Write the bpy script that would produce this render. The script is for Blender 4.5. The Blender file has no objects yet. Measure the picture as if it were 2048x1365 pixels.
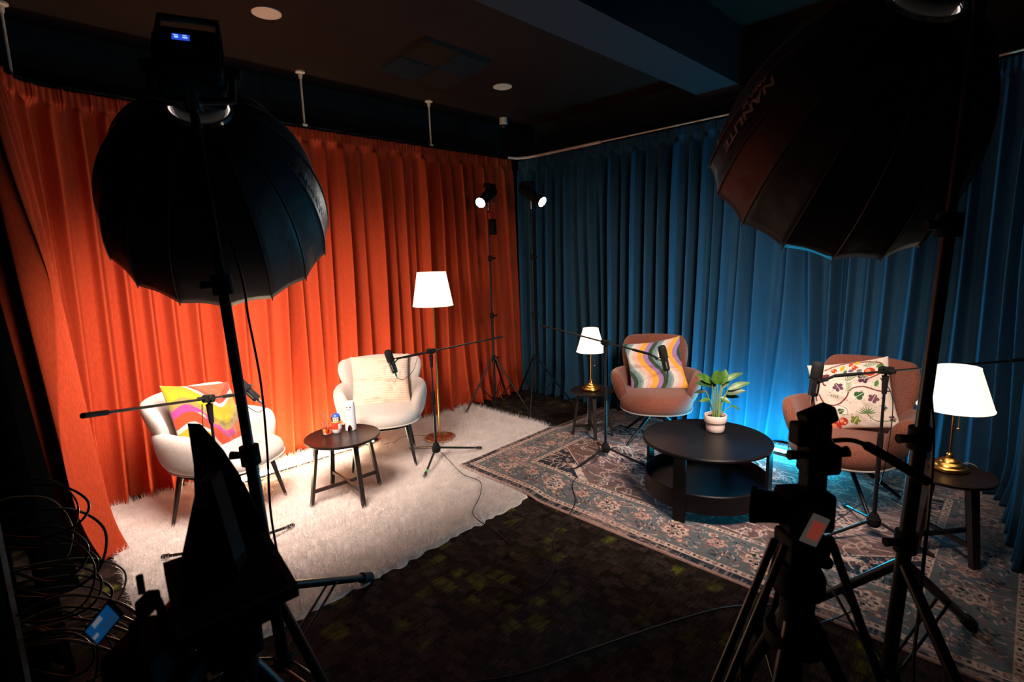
import bpy, bmesh, math, random
import numpy as np
from math import sin, cos, pi, radians as RAD, sqrt, atan2, exp
from mathutils import Vector, Matrix
random.seed(7); rng = np.random.default_rng(11)
S = bpy.context.scene; COL = S.collection

# ------------------------------------------------------------------ camera, world, exposure
cam = bpy.data.cameras.new('camera'); co = bpy.data.objects.new('camera', cam); COL.objects.link(co)
cam.sensor_width = 36; cam.lens = 1044 / 2048 * 36
right = Vector((0.70590, -0.70764, -0.03084)); down = Vector((-0.13198, -0.08863, -0.98728)); fwd = Vector((0.69590, 0.70099, -0.15596))
m = Matrix.Identity(4)
for i in range(3): m[i][0], m[i][1], m[i][2] = right[i], -down[i], -fwd[i]
m.translation = Vector((0, 0, 1.63)); co.matrix_world = m
cam.dof.use_dof = True; cam.dof.focus_distance = 4.3; cam.dof.aperture_fstop = 4.0
cam.clip_start = 0.05
S.camera = co
S.view_settings.view_transform = 'Standard'; S.view_settings.look = 'None'
S.view_settings.exposure = 0.0; S.view_settings.gamma = 1.0
w = bpy.data.worlds.new('world'); S.world = w; w.use_nodes = True
w.node_tree.nodes['Background'].inputs[0].default_value = (0.5, 0.35, 0.3, 1)
w.node_tree.nodes['Background'].inputs[1].default_value = 0.0015

def lamp(name, kind, loc, power, color, aim=None, size=0.1, spot=None, blend=0.5, spread=None):
    l = bpy.data.lights.new(name, kind); l.energy = power; l.color = color
    o = bpy.data.objects.new(name, l); COL.objects.link(o); o.location = loc
    if kind == 'AREA':
        l.shape = 'DISK'; l.size = size
        if spread: l.spread = spread
    elif kind == 'SPOT': l.spot_size = spot; l.spot_blend = blend; l.shadow_soft_size = size
    else: l.shadow_soft_size = size
    if aim is not None:
        o.rotation_euler = Vector(aim).to_track_quat('-Z', 'Y').to_euler()
    return o

LAX = Vector((0.279, 0.729, -0.625)).normalized(); LRIM = Vector((0.808, 2.675, 1.818))
RAX = Vector((0.55, 0.522, -0.652)).normalized(); RRIM = Vector((2.527, 0.675, 1.923))
WARMW = (1.0, 0.785, 0.675)
lamp('softbox_light_red_set', 'AREA', LRIM + LAX * 0.03, 44, WARMW, LAX, 0.8, spread=RAD(106))
lamp('softbox_light_blue_set', 'AREA', RRIM + RAX * 0.03, 27, WARMW, RAX, 0.8, spread=RAD(104))

# ------------------------------------------------------------------ materials
def mat(name, col=(.5, .5, .5), rough=.6, metal=0., emit=None, es=1., spec=.5, sheen=0., trans=0., ior=1.45, vary=None, bump=None, attr=None, coat=0.):
    M = bpy.data.materials.new(name); M.use_nodes = True; nt = M.node_tree; N = nt.nodes; L = nt.links
    b = N['Principled BSDF']; I = b.inputs
    I['Base Color'].default_value = (*col, 1); I['Roughness'].default_value = rough; I['Metallic'].default_value = metal
    I['Specular IOR Level'].default_value = spec; I['Sheen Weight'].default_value = sheen
    I['Transmission Weight'].default_value = trans; I['IOR'].default_value = ior; I['Coat Weight'].default_value = coat
    if emit: I['Emission Color'].default_value = (*emit, 1); I['Emission Strength'].default_value = es
    tc = N.new('ShaderNodeTexCoord')
    src = None
    if attr:
        a = N.new('ShaderNodeAttribute'); a.attribute_name = attr; src = a.outputs['Color']
        L.new(src, I['Base Color'])
    if vary:      # (scale xyz, amount)
        mp = N.new('ShaderNodeMapping'); mp.inputs['Scale'].default_value = vary[0]; L.new(tc.outputs['Object'], mp.inputs[0])
        n = N.new('ShaderNodeTexNoise'); n.inputs['Scale'].default_value = 1; n.inputs['Detail'].default_value = 4; L.new(mp.outputs[0], n.inputs[0])
        r = N.new('ShaderNodeMapRange'); r.inputs[1].default_value = .3; r.inputs[2].default_value = .7
        r.inputs[3].default_value = 1 - vary[1]; r.inputs[4].default_value = 1 + vary[1]; L.new(n.outputs[0], r.inputs[0])
        mx = N.new('ShaderNodeVectorMath'); mx.operation = 'MULTIPLY'
        if src is not None: L.new(src, mx.inputs[0])
        else: mx.inputs[0].default_value = col
        L.new(r.outputs[0], mx.inputs[1]); L.new(mx.outputs[0], I['Base Color'])
    if bump:      # (scale xyz, strength, distance)
        mp = N.new('ShaderNodeMapping'); mp.inputs['Scale'].default_value = bump[0]; L.new(tc.outputs['Object'], mp.inputs[0])
        n = N.new('ShaderNodeTexNoise'); n.inputs['Scale'].default_value = 1; n.inputs['Detail'].default_value = 3; L.new(mp.outputs[0], n.inputs[0])
        bp = N.new('ShaderNodeBump'); bp.inputs['Strength'].default_value = bump[1]; bp.inputs['Distance'].default_value = bump[2]
        L.new(n.outputs[0], bp.inputs['Height']); L.new(bp.outputs[0], I['Normal'])
    return M

M = {}
M['black'] = mat('black_paint', (.012, .012, .013), .42)
M['blackmatte'] = mat('black_matte', (.008, .008, .008), .8, spec=.2)
M['blackgloss'] = mat('black_plastic', (.009, .009, .010), .36, spec=.35)
M['rubber'] = mat('rubber', (.01, .01, .01), .75)
M['steel'] = mat('steel', (.6, .6, .62), .25, 1)
M['chrome'] = mat('chrome', (.85, .85, .85), .12, 1)
M['brass'] = mat('brass', (.62, .36, .10), .28, 1, vary=((40, 40, 40), .12))
M['white'] = mat('white_warm_lit', (.85, .66, .50), .5)  # white paint with the warm light on it mixed into the colour
M['ceiling'] = mat('ceiling_paint', (.024, .0135, .0105), .9, spec=.08, vary=((1.5, 1.5, 1.5), .12))
M['beam'] = mat('beam_paint', (.030, .031, .036), .85, spec=.15)
M['wall'] = mat('dark_wall', (.012, .017, .017), .85, vary=((2, 2, 2), .2))
M['foam'] = mat('acoustic_foam', (.016, .013, .013), .95)
M['redcurtain'] = mat('orange_linen', (.43, .054, .018), .9, spec=.15, sheen=0, vary=((220, 220, 30), .16), bump=((400, 400, 160), .25, .002))
M['bluecurtain'] = mat('blue_velvet', (.019, .062, .105), .9, spec=.15, sheen=0, vary=((30, 30, 4), .1), bump=((500, 500, 500), .15, .001))
M['blackcurtain'] = mat('black_drape', (.002, .002, .002), .95, spec=0)
M['fur'] = mat('white_fur', (.90, .83, .78), .95, sheen=.3, vary=((9, 14, 9), .10), bump=((160, 230, 160), .6, .012))
M['boucle'] = mat('white_boucle', (.56, .51, .46), .95, sheen=.3, vary=((120, 120, 120), .12), bump=((260, 260, 260), .5, .004))
M['rust'] = mat('rust_tweed', (.21, .066, .038), .95, sheen=.2, vary=((240, 240, 240), .65), bump=((330, 330, 330), .6, .004))
M['rustpiping'] = mat('grey_piping', (.35, .33, .31), .7)
M['knit'] = mat('cream_knit', (.62, .51, .42), .95, sheen=.2)
M['darkwood'] = mat('black_brown_wood', (.022, .015, .012), .38, vary=((12, 12, 120), .25))
M['tabletop'] = mat('dark_table_top', (.014, .008, .007), .32, spec=.4)
M['coffeetop'] = mat('black_table_top', (.006, .006, .007), .38, spec=.25)
M['paint'] = mat('cushion_print', (1, 1, 1), .9, sheen=.2, attr='Col', bump=((300, 300, 300), .3, .002))
M['rug'] = mat('rug_print', (1, 1, 1), .95, attr='Col', sheen=.1, vary=((90, 300, 90), .22), bump=((500, 500, 500), .4, .002))
M['softshell'] = mat('softbox_fabric', (.009, .009, .011), .46, spec=.5, bump=((7, 7, 7), .25, .03))
M['softrib'] = mat('softbox_seam', (.05, .04, .038), .5)
M['print'] = mat('softbox_print', (.22, .19, .18), .6)
M['pot'] = mat('pot_glaze', (.74, .60, .54), .35, coat=.2)
M['soil'] = mat('soil', (.05, .028, .016), .95, bump=((120, 120, 120), 1, .01))
M['leaf'] = mat('leaf', (.045, .115, .014), .38, vary=((25, 25, 25), .45))
M['leafdark'] = mat('leaf_dark', (.022, .065, .02), .4, vary=((25, 25, 25), .4))
M['stem'] = mat('stem', (.16, .24, .07), .5)
M['glass'] = mat('glass', (1, 1, 1), .03, trans=1, ior=1.45)
M['drink'] = mat('amber_drink', (.85, .45, .12), .05, trans=1, ior=1.33)
M['porcelain'] = mat('white_ceramic', (.70, .68, .70), .35)
M['ink'] = mat('ink', (.01, .01, .01), .5)
M['tin_red'] = mat('red_lacquer', (.75, .05, .02), .25, coat=.5)
M['tin_blue'] = mat('blue_lacquer', (.03, .09, .42), .25, coat=.5)
M['tin_white'] = mat('white_lacquer', (.75, .72, .70), .3, coat=.5)
M['skin_lacquer'] = mat('skin_lacquer', (.72, .50, .38), .35)
M['gold_lacquer'] = mat('gold_lacquer', (.75, .45, .08), .35)
M['shade'] = mat('shade_fabric', (.85, .78, .68), .9, emit=(1.0, .82, .60), es=1.5)
M['tube_warm'] = mat('warm_tube', (1, 1, 1), .5, emit=(1.0, .78, .48), es=170)
M['tube_blue'] = mat('blue_tube', (1, 1, 1), .5, emit=(.01, .60, 1.0), es=320)
M['spotface'] = mat('spot_face', (1, 1, 1), .5, emit=(1, .98, .96), es=30)
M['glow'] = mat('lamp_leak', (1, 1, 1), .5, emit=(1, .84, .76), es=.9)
M['diffuser'] = mat('softbox_diffuser', (.8, .8, .8), .8, emit=(1, .88, .8), es=3)
M['screen_blue'] = mat('screen_blue', (0, 0, 0), .3, emit=(.02, .06, .55), es=1.1)
M['screen_text'] = mat('screen_text', (0, 0, 0), .3, emit=(.35, .55, 1), es=1.3)
M['reddish'] = mat('red_plastic', (.45, .03, .02), .4)
M['redcord'] = mat('red_cord', (.65, .06, .03), .5)
M['green'] = mat('green_tape', (.05, .5, .12), .5)
M['yellow'] = mat('yellow_band', (.7, .5, .05), .5)
M['cable'] = mat('cable_rubber', (.012, .010, .010), .4)
M['cablegrey'] = mat('cable_grey', (.16, .14, .12), .4)
M['wood'] = mat('wood_post', (.11, .075, .05), .6, vary=((8, 8, 60), .25))
M['panelred'] = mat('dark_gloss_glass', (.02, .012, .012), .12)
M['paper'] = mat('paper', (.6, .57, .52), .7)

def carpet_mat():
    Mt = bpy.data.materials.new('carpet_tiles'); Mt.use_nodes = True; nt = Mt.node_tree; N = nt.nodes; L = nt.links; b = N['Principled BSDF']
    b.inputs['Roughness'].default_value = .98; b.inputs['Specular IOR Level'].default_value = .15
    tc = N.new('ShaderNodeTexCoord')
    def layer(scale, loc, thr, width):
        mp = N.new('ShaderNodeMapping'); mp.inputs['Scale'].default_value = scale; mp.inputs['Location'].default_value = loc
        wn = N.new('ShaderNodeTexNoise'); wn.inputs['Scale'].default_value = 38; L.new(tc.outputs['Object'], wn.inputs[0])
        wm = N.new('ShaderNodeVectorMath'); wm.operation = 'MULTIPLY_ADD'; wm.inputs[1].default_value = (.05, .03, 0); L.new(wn.outputs['Color'], wm.inputs[0]); L.new(tc.outputs['Object'], wm.inputs[2]); L.new(wm.outputs[0], mp.inputs[0])
        v = N.new('ShaderNodeTexVoronoi'); v.distance = 'CHEBYCHEV'; v.inputs['Scale'].default_value = 1; v.inputs['Randomness'].default_value = .75
        L.new(mp.outputs[0], v.inputs[0])
        s = N.new('ShaderNodeSeparateColor'); L.new(v.outputs['Color'], s.inputs[0])
        return v, s
    v1, s1 = layer((23, 15, 1), (0, 0, 0), 0, 0)
    v2, s2 = layer((9, 12, 1), (3.3, 1.7, 0), 0, 0)
    ramp = N.new('ShaderNodeValToRGB'); e = ramp.color_ramp.elements
    e[0].position = 0; e[0].color = (.020, .013, .011, 1); e[1].position = 1; e[1].color = (.050, .034, .027, 1)
    L.new(s1.outputs[0], ramp.inputs[0])
    # green blocks: second layer's red over a threshold, kept inside the cell, grouped by a slow noise
    n = N.new('ShaderNodeTexNoise'); n.inputs['Scale'].default_value = 2.2; L.new(tc.outputs['Object'], n.inputs[0])
    a = N.new('ShaderNodeMath'); a.operation = 'MULTIPLY_ADD'; a.inputs[1].default_value = 1.0; L.new(s2.outputs[0], a.inputs[0]); L.new(n.outputs[0], a.inputs[2])
    g = N.new('ShaderNodeMapRange'); g.inputs[1].default_value = 1.20; g.inputs[2].default_value = 1.32; L.new(a.outputs[0], g.inputs[0])
    d = N.new('ShaderNodeMapRange'); d.inputs[1].default_value = .46; d.inputs[2].default_value = .16; L.new(v2.outputs['Distance'], d.inputs[0])
    gm = N.new('ShaderNodeMath'); gm.operation = 'MULTIPLY'; L.new(g.outputs[0], gm.inputs[0]); L.new(d.outputs[0], gm.inputs[1])
    gm2 = N.new('ShaderNodeMath'); gm2.operation = 'MULTIPLY'; gm2.inputs[1].default_value = .8; L.new(gm.outputs[0], gm2.inputs[0])
    mx = N.new('ShaderNodeMix'); mx.data_type = 'RGBA'; L.new(gm2.outputs[0], mx.inputs[0]); L.new(ramp.outputs[0], mx.inputs[6]); mx.inputs[7].default_value = (.14, .155, .014, 1)
    # streaky yarn lines
    mp = N.new('ShaderNodeMapping'); mp.inputs['Scale'].default_value = (14, 150, 1); L.new(tc.outputs['Object'], mp.inputs[0])
    n2 = N.new('ShaderNodeTexNoise'); n2.inputs['Scale'].default_value = 1; n2.inputs['Detail'].default_value = 3; L.new(mp.outputs[0], n2.inputs[0])
    r2 = N.new('ShaderNodeMapRange'); r2.inputs[1].default_value = .35; r2.inputs[2].default_value = .65; r2.inputs[3].default_value = .45; r2.inputs[4].default_value = 1.4; L.new(n2.outputs[0], r2.inputs[0])
    # dark edges between blocks
    ed = N.new('ShaderNodeMapRange'); ed.inputs[1].default_value = .52; ed.inputs[2].default_value = .42; ed.inputs[3].default_value = .5; ed.inputs[4].default_value = 1; L.new(v1.outputs['Distance'], ed.inputs[0])
    me = N.new('ShaderNodeMath'); me.operation = 'MULTIPLY'; L.new(r2.outputs[0], me.inputs[0]); L.new(ed.outputs[0], me.inputs[1])
    vm = N.new('ShaderNodeVectorMath'); vm.operation = 'MULTIPLY'; L.new(mx.outputs[2], vm.inputs[0]); L.new(me.outputs[0], vm.inputs[1])
    L.new(vm.outputs[0], b.inputs['Base Color'])
    n3 = N.new('ShaderNodeTexNoise'); n3.inputs['Scale'].default_value = 260; L.new(tc.outputs['Object'], n3.inputs[0])
    bp = N.new('ShaderNodeBump'); bp.inputs['Strength'].default_value = .7; bp.inputs['Distance'].default_value = .006; L.new(n3.outputs[0], bp.inputs['Height']); L.new(bp.outputs[0], b.inputs['Normal'])
    return Mt
M['carpet'] = carpet_mat()

# ------------------------------------------------------------------ mesh helpers
class MB:
    "collects shapes in thing space; build() links them as ONE mesh object"
    def __init__(s): s.v = []; s.f = []; s.sm = []
    def add(s, vs, fs, smooth=True):
        o = len(s.v); s.v += [tuple(p) for p in vs]; s.f += [tuple(o + i for i in f) for f in fs]; s.sm += [smooth] * len(fs); return s
    def grid(s, P, smooth=True, closeu=False, closev=False):
        nu, nv = len(P), len(P[0]); vs = [p for r in P for p in r]; fs = []
        for i in range(nu if closeu else nu - 1):
            for j in range(nv if closev else nv - 1):
                a = i * nv + j; b = i * nv + (j + 1) % nv; c = ((i + 1) % nu) * nv + (j + 1) % nv; d = ((i + 1) % nu) * nv + j
                fs.append((a, b, c, d))
        return s.add(vs, fs, smooth)
    def loft(s, rings, cap=True, smooth=True):
        n = len(rings[0]); vs = [p for r in rings for p in r]; fs = []
        for i in range(len(rings) - 1):
            for j in range(n):
                a = i * n + j; b = i * n + (j + 1) % n; fs.append((a, b, b + n, a + n))
        if cap:
            fs.append(tuple(reversed(range(n)))); fs.append(tuple((len(rings) - 1) * n + j for j in range(n)))
        return s.add(vs, fs, smooth)
    def tube(s, pts, r, n=10, cap=True, closed=False):
        pts = [Vector(p) for p in pts]; k = len(pts); rr = r if isinstance(r, (list, tuple)) else [r] * k
        rings = []; nrm = None
        for i in range(k):
            if closed: t = pts[(i + 1) % k] - pts[i - 1]
            else: t = pts[min(i + 1, k - 1)] - pts[max(i - 1, 0)]
            if t.length < 1e-9: t = Vector((0, 0, 1))
            t.normalize()
            if nrm is None:
                h = Vector((0, 0, 1)) if abs(t.z) < .9 else Vector((1, 0, 0)); nrm = (h - t * h.dot(t)).normalized()
            else:
                nrm = nrm - t * nrm.dot(t)
                nrm = nrm.normalized() if nrm.length > 1e-6 else t.orthogonal().normalized()
            b = t.cross(nrm)
            rings.append([pts[i] + (nrm * cos(2 * pi * j / n) + b * sin(2 * pi * j / n)) * rr[i] for j in range(n)])
        if closed: rings.append(rings[0])
        return s.loft(rings, cap and not closed)
    def bar(s, a, b, w, h, up=(0, 0, 1), smooth=False, w2=None, h2=None):
        a = Vector(a); b = Vector(b); t = (b - a).normalized(); u = Vector(up); u = u - t * u.dot(t)
        if u.length < 1e-4: u = t.orthogonal()
        u.normalize(); x = t.cross(u); w2 = w2 or w; h2 = h2 or h
        R = lambda c, W, H: [c + x * (sx * W / 2) + u * (sy * H / 2) for sx, sy in ((-1, -1), (1, -1), (1, 1), (-1, 1))]
        return s.loft([R(a, w, h), R(b, w2, h2)], True, smooth)
    def box(s, c, sz, rot=None, bev=0):
        c = Vector(c); x, y, z = sz[0] / 2, sz[1] / 2, sz[2] / 2; rot = rot or Matrix.Identity(3)
        if bev <= 0:
            vs = [c + rot @ Vector((i * x, j * y, k * z)) for i in (-1, 1) for j in (-1, 1) for k in (-1, 1)]
            return s.add(vs, [(0, 1, 3, 2), (4, 6, 7, 5), (0, 4, 5, 1), (2, 3, 7, 6), (0, 2, 6, 4), (1, 5, 7, 3)], False)
        def ring(zz, ins):
            X, Y = x - ins, y - ins; b = max(bev - ins, .0005); out = []
            for (sx, sy, a0) in ((1, 1, 0), (-1, 1, 90), (-1, -1, 180), (1, -1, 270)):
                for q in (0, 30, 60, 90):
                    a = RAD(a0 + q); out.append(c + rot @ Vector((sx * (X - b) + b * cos(a), sy * (Y - b) + b * sin(a), zz)))
            return out
        rs = [ring(-z, bev), ring(-z + bev * .3, bev * .3), ring(-z + bev, 0), ring(z - bev, 0), ring(z - bev * .3, bev * .3), ring(z, bev)]
        return s.loft(rs, True, False)
    def lathe(s, prof, n=32, base=(0, 0, 0), axis=(0, 0, 1), cap=False):
        a = Vector(axis).normalized(); u = a.orthogonal().normalized(); v = a.cross(u); b = Vector(base)
        rings = [[b + a * z + (u * cos(2 * pi * j / n) + v * sin(2 * pi * j / n)) * max(r, 1e-4) for j in range(n)] for r, z in prof]
        return s.loft(rings, cap)
    def ball(s, c, r, n=16, sc=(1, 1, 1), rot=None):
        c = Vector(c); rot = rot or Matrix.Identity(3)
        rings = []
        for i in range(n // 2 + 1):
            th = pi * i / (n // 2); rr = max(sin(th), 1e-3)
            rings.append([c + rot @ Vector((rr * cos(2 * pi * j / n) * r * sc[0], rr * sin(2 * pi * j / n) * r * sc[1], -cos(th) * r * sc[2])) for j in range(n)])
        return s.loft(rings, False)
    def build(s, name, material, parent=None, loc=(0, 0, 0), auto=True):
        me = bpy.data.meshes.new(name); me.from_pydata(s.v, [], s.f); me.update()
        me.polygons.foreach_set('use_smooth', s.sm)
        bm = bmesh.new(); bm.from_mesh(me); bmesh.ops.recalc_face_normals(bm, faces=bm.faces)
        for e in bm.edges:
            if len(e.link_faces) == 2 and e.calc_face_angle(0) > RAD(42): e.smooth = False
        bm.to_mesh(me); bm.free()
        o = bpy.data.objects.new(name, me); COL.objects.link(o); o.location = loc
        me.materials.append(material if not isinstance(material, str) else M[material])
        if parent is not None: o.parent = parent
        return o

def tag(o, label, cat, group=None, kind=None):
    o['label'] = label; o['category'] = cat
    if group: o['group'] = group
    if kind: o['kind'] = kind
    return o
def thing(name, label, cat, loc=(0, 0, 0), rz=0, group=None, scale=1):
    o = bpy.data.objects.new(name, None); COL.objects.link(o); o.location = loc; o.rotation_euler = (0, 0, rz); o.empty_display_size = .1
    if scale != 1: o.scale = (scale,) * 3
    return tag(o, label, cat, group)
def struct(name, mb, material, loc=(0, 0, 0)):
    o = mb.build(name, material, None, loc); o['kind'] = 'structure'; return o
def dup(root, loc=None, rz=None, label=None, parent=None):
    c = root.copy(); COL.objects.link(c)
    if parent is not None: c.parent = parent
    if loc is not None: c.location = loc
    if rz is not None: c.rotation_euler = (0, 0, rz)
    if label: c['label'] = label
    for ch in list(root.children): dup(ch, parent=c)
    return c
def colorize(o, cols):
    me = o.data; a = me.color_attributes.new('Col', 'FLOAT_COLOR', 'POINT')
    buf = np.ones((len(me.vertices), 4), np.float32); buf[:, :3] = cols; a.data.foreach_set('color', buf.ravel()); me.update()
def npgrid(name, P, material, parent=None):
    "P: (nu,nv,3) array -> one smooth mesh object"
    nu, nv, _ = P.shape; me = bpy.data.meshes.new(name)
    idx = np.arange(nu * nv).reshape(nu, nv)
    q = np.stack([idx[:-1, :-1], idx[1:, :-1], idx[1:, 1:], idx[:-1, 1:]], -1).reshape(-1, 4)
    me.from_pydata(P.reshape(-1, 3).tolist(), [], q.tolist()); me.update()
    me.polygons.foreach_set('use_smooth', [True] * len(q))
    me.materials.append(M[material] if isinstance(material, str) else material)
    o = bpy.data.objects.new(name, me); COL.objects.link(o)
    if parent is not None: o.parent = parent
    return o
def smooth(a, b, x):
    t = np.clip((x - a) / (b - a), 0, 1); return t * t * (3 - 2 * t)
def vnoise(x, y, seed=0):
    "smooth value noise in numpy, range -1..1"
    x = np.asarray(x, float); y = np.asarray(y, float); xi = np.floor(x).astype(int); yi = np.floor(y).astype(int); fx = x - xi; fy = y - yi
    fx = fx * fx * (3 - 2 * fx); fy = fy * fy * (3 - 2 * fy)
    def h(a, b):
        n = (a * 374761393 + b * 668265263 + seed * 144665) & 0x7fffffff
        n = ((n ^ (n >> 13)) * 1274126177) & 0x7fffffff
        return ((n ^ (n >> 16)) & 0xffff) / 32767.5 - 1
    return (h(xi, yi) * (1 - fx) + h(xi + 1, yi) * fx) * (1 - fy) + (h(xi, yi + 1) * (1 - fx) + h(xi + 1, yi + 1) * fx) * fy
def spline(pts, n=8):
    P = [Vector(p) for p in pts]; out = []
    for i in range(len(P) - 1):
        p0 = P[max(i - 1, 0)]; p1 = P[i]; p2 = P[i + 1]; p3 = P[min(i + 2, len(P) - 1)]
        for k in range(n):
            t = k / n; out.append(.5 * ((2 * p1) + (p2 - p0) * t + (2 * p0 - 5 * p1 + 4 * p2 - p3) * t * t + (3 * p1 - p0 - 3 * p2 + p3) * t ** 3))
    out.append(P[-1]); return out

# ------------------------------------------------------------------ the setting
struct('floor', MB().box((2.2, 1.8, -.05), (6.4, 6.4, .1)), 'carpet')
struct('ceiling', MB().box((1.8, 3.53, 3.25), (6.2, 2.54, .1)), 'ceiling')
struct('trim_1', MB().box((1.8, 2.075, 3.225), (6.2, .37, .45)), 'beam')        # bulkhead beam under the step in the ceiling
struct('trim_2', MB().box((1.8, .2, 3.50), (6.2, 3.4, .1)), 'ceiling')           # raised ceiling behind it
struct('wall_back', MB().box((1.8, 4.75, 1.6), (6.3, .1, 3.4)), 'wall')
struct('wall_right', MB().box((4.98, 1.6, 1.7), (.1, 6.4, 3.6)), 'wall')
struct('wall_left', MB().box((-1.15, 1.6, 1.7), (.1, 6.4, 3.6)), 'wall')
struct('wall_front', MB().box((1.8, -1.4, 1.7), (6.4, .1, 3.6)), 'wall')

# ------------------------------------------------------------------ ceiling fittings
def downlight(loc, label):
    t = thing('ceiling_speaker', label, 'ceiling speaker', loc, 0, 'round white ceiling discs')
    MB().lathe([(.088, 0), (.088, -.006), (.080, -.009), (.076, -.006)], 36).build('rim', 'white', t)
    MB().lathe([(.0001, -.004), (.04, -.0045), (.077, -.006)], 36).build('grille', 'white', t)
downlight((1.461, 3.562, 3.2), 'round white ceiling disc nearer the camera, above the red curtain')
downlight((3.595, 3.642, 3.2), 'small round white ceiling disc farther away, near the room corner')
t = thing('acoustic_foam_square', 'dark square of four foam tiles with serrated edges on the ceiling', 'acoustic panel', (0, 0, 0))
vc = [(2.465, 3.914), (2.403, 3.192), (3.069, 3.212), (3.205, 3.997)]
def bil(u, v):
    a, b, c, d = [Vector((*p, 0)) for p in vc]; return (a * (1 - u) + d * u) * (1 - v) + (b * (1 - u) + c * u) * v
for i in range(2):
    for j in range(2):
        mb = MB(); n = 26; P = []
        for a in range(n + 1):
            r = []
            for b in range(n + 1):
                u = (i + (a / n) * .985 + .007) / 2; v = (j + (b / n) * .985 + .007) / 2; p = bil(u, v)
                k = a if (i + j) % 2 else b; z = 3.2 - .018 - (.02 if k % 2 else 0)
                if a in (0, n) or b in (0, n): z = 3.2 - .001
                r.append((p.x, p.y, z))
            P.append(r)
        mb.grid(P, False).build('foam_tile', 'foam', t)
t = thing('dome_camera', 'small white dome security camera under the ceiling in the corner', 'security camera', (4.36, 4.42, 3.2))
MB().lathe([(.0001, 0), (.045, 0), (.045, -.07), (.040, -.075)], 24).build('housing', 'white', t)
MB().lathe([(.038, -.07), (.036, -.09), (.024, -.108), (.0001, -.114)], 24).build('dome', 'blackgloss', t)
for k, (x, pos) in enumerate([(.27, 'leftmost, at the picture edge'), (2.04, 'right of the left softbox'), (3.33, 'rightmost, nearest the room corner')]):
    t = thing('ceiling_rod', 'thin white rod holding up the red curtain rail, ' + pos, 'rod', (x, 4.42, 2.775), 0, 'white curtain rail rods')
    MB().tube([(0, 0, 0), (0, 0, .42)], .0085, 10).build('rod', 'white', t)
    MB().lathe([(.012, .365), (.016, .38), (.018, .405), (.038, .412), (.038, .424)], 20).build('flange', 'white', t)
    MB().box((0, 0, .005), (.04, .03, .02), bev=.004).build('clamp', 'white', t)

# curtain rails
def rail_pts(pts, z): return [(x, y, z) for x, y in pts]
tag(MB().tube(rail_pts([(.10, 3.55), (.13, 4.0), (.22, 4.3), (.40, 4.42), (1, 4.42), (2, 4.42), (3, 4.42), (4.1, 4.42), (4.4, 4.41)], 2.775), .010, 8).build('curtain_rail', 'blackmatte'),
    'thin dark rail along the top of the red curtain', 'curtain rail')
tag(MB().tube(rail_pts([(4.40, 4.41), (4.52, 4.38), (4.585, 4.28), (4.6, 4.1), (4.6, 3.27)], 2.775), .016, 8).build('curved_rail', 'white'),
    'short thick white curved rail piece in the corner between red and blue curtain', 'curtain rail')
tag(MB().tube(rail_pts([(4.6, 3.265), (4.6, 2), (4.6, .3), (4.56, .08), (4.4, -.04), (4.0, -.09), (3.2, -.12)], 2.775), .008, 8).build('curtain_rail', 'white'),
    'thin pale rail along the top of the blue curtain', 'curtain rail')

# ------------------------------------------------------------------ curtains
def curtain(name, path, ztop, pleat, amp_top, amp_mid, seed, material, label, npts=1500, flare=None, zbot=.012, nz=70):
    P = np.array([list(p) for p in spline([(x, y, 0) for x, y in path], 12)])[:, :2]
    d = np.r_[0, np.cumsum(np.hypot(*np.diff(P, axis=0).T))]; Lc = d[-1]
    s = np.linspace(0, Lc, npts); x = np.interp(s, d, P[:, 0]); y = np.interp(s, d, P[:, 1])
    tx = np.gradient(x, s); ty = np.gradient(y, s); l = np.hypot(tx, ty); nx, ny = ty / l, -tx / l     # towards the room side
    zs = np.r_[np.linspace(zbot, .3, 14)[:-1], np.linspace(.3, ztop - .14, nz)[:-1], np.linspace(ztop - .14, ztop, 14)]
    out = np.zeros((len(zs), npts, 3))
    for i, z in enumerate(zs):
        q = (ztop - z) / ztop
        warp = vnoise(s * 4.1, q * .8, seed) * .045 * (.45 + q) + vnoise(s * 1.9, 3.3 + q * .35, seed + 1) * .11 * (.35 + q)
        ph = (s + warp) / pleat * 2 * pi
        amp_n = 1 + .65 * vnoise(s * 4.3, 7.7 + q * .8, seed + 2)
        w1 = .62 * (1 - 2 * (np.sin(ph / 2 + .25 * np.sin(ph)) ** 2 + .03) ** .4) + .55 * np.cos(ph + .5 * np.sin(ph))
        w2 = .45 * np.sin(ph * .5 + 2 * vnoise(s * .9, q * .5, seed + 3)) + .16 * np.sin(ph * 2 + 2.2 * vnoise(s * 2, q * .8, seed + 4))
        A = amp_top + (amp_mid - amp_top) * (1 - np.exp(-q * 7))
        fold = (w1 + w2 * (1 - .4 * q)) * A * amp_n
        head = smooth(ztop - .14, ztop - .075, z)                       # stitched heading with narrow pinch pleats
        hp = (s % pleat) / pleat; pinch = np.exp(-((hp - .5) / .12) ** 2)
        hz = .010 * np.sin(s * 2 * pi / .020) * pinch + .014 * pinch + .004 * np.sin(s * 2 * pi / .035)
        band = .004 * np.exp(-((z - (ztop - .10)) / .010) ** 2)
        off = fold * (1 - head) + hz * head - band
        bot = np.clip((.35 - z) / .35, 0, 1) ** 2
        off = off + bot * (.03 + .03 * vnoise(s * 4, 1.1, seed + 5))
        out[i, :, 0] = x + nx * off; out[i, :, 1] = y + ny * off; out[i, :, 2] = z
        if flare is not None: flare(out, i, z, s, Lc)
    out[:, :, 2] += np.where(out[:, :, 2] < .3, 1, 0) * 0
    o = npgrid(name, out, material)
    sol = o.modifiers.new('Solidify', 'SOLIDIFY'); sol.thickness = .003
    tag(o, label, 'curtain'); return o

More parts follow.
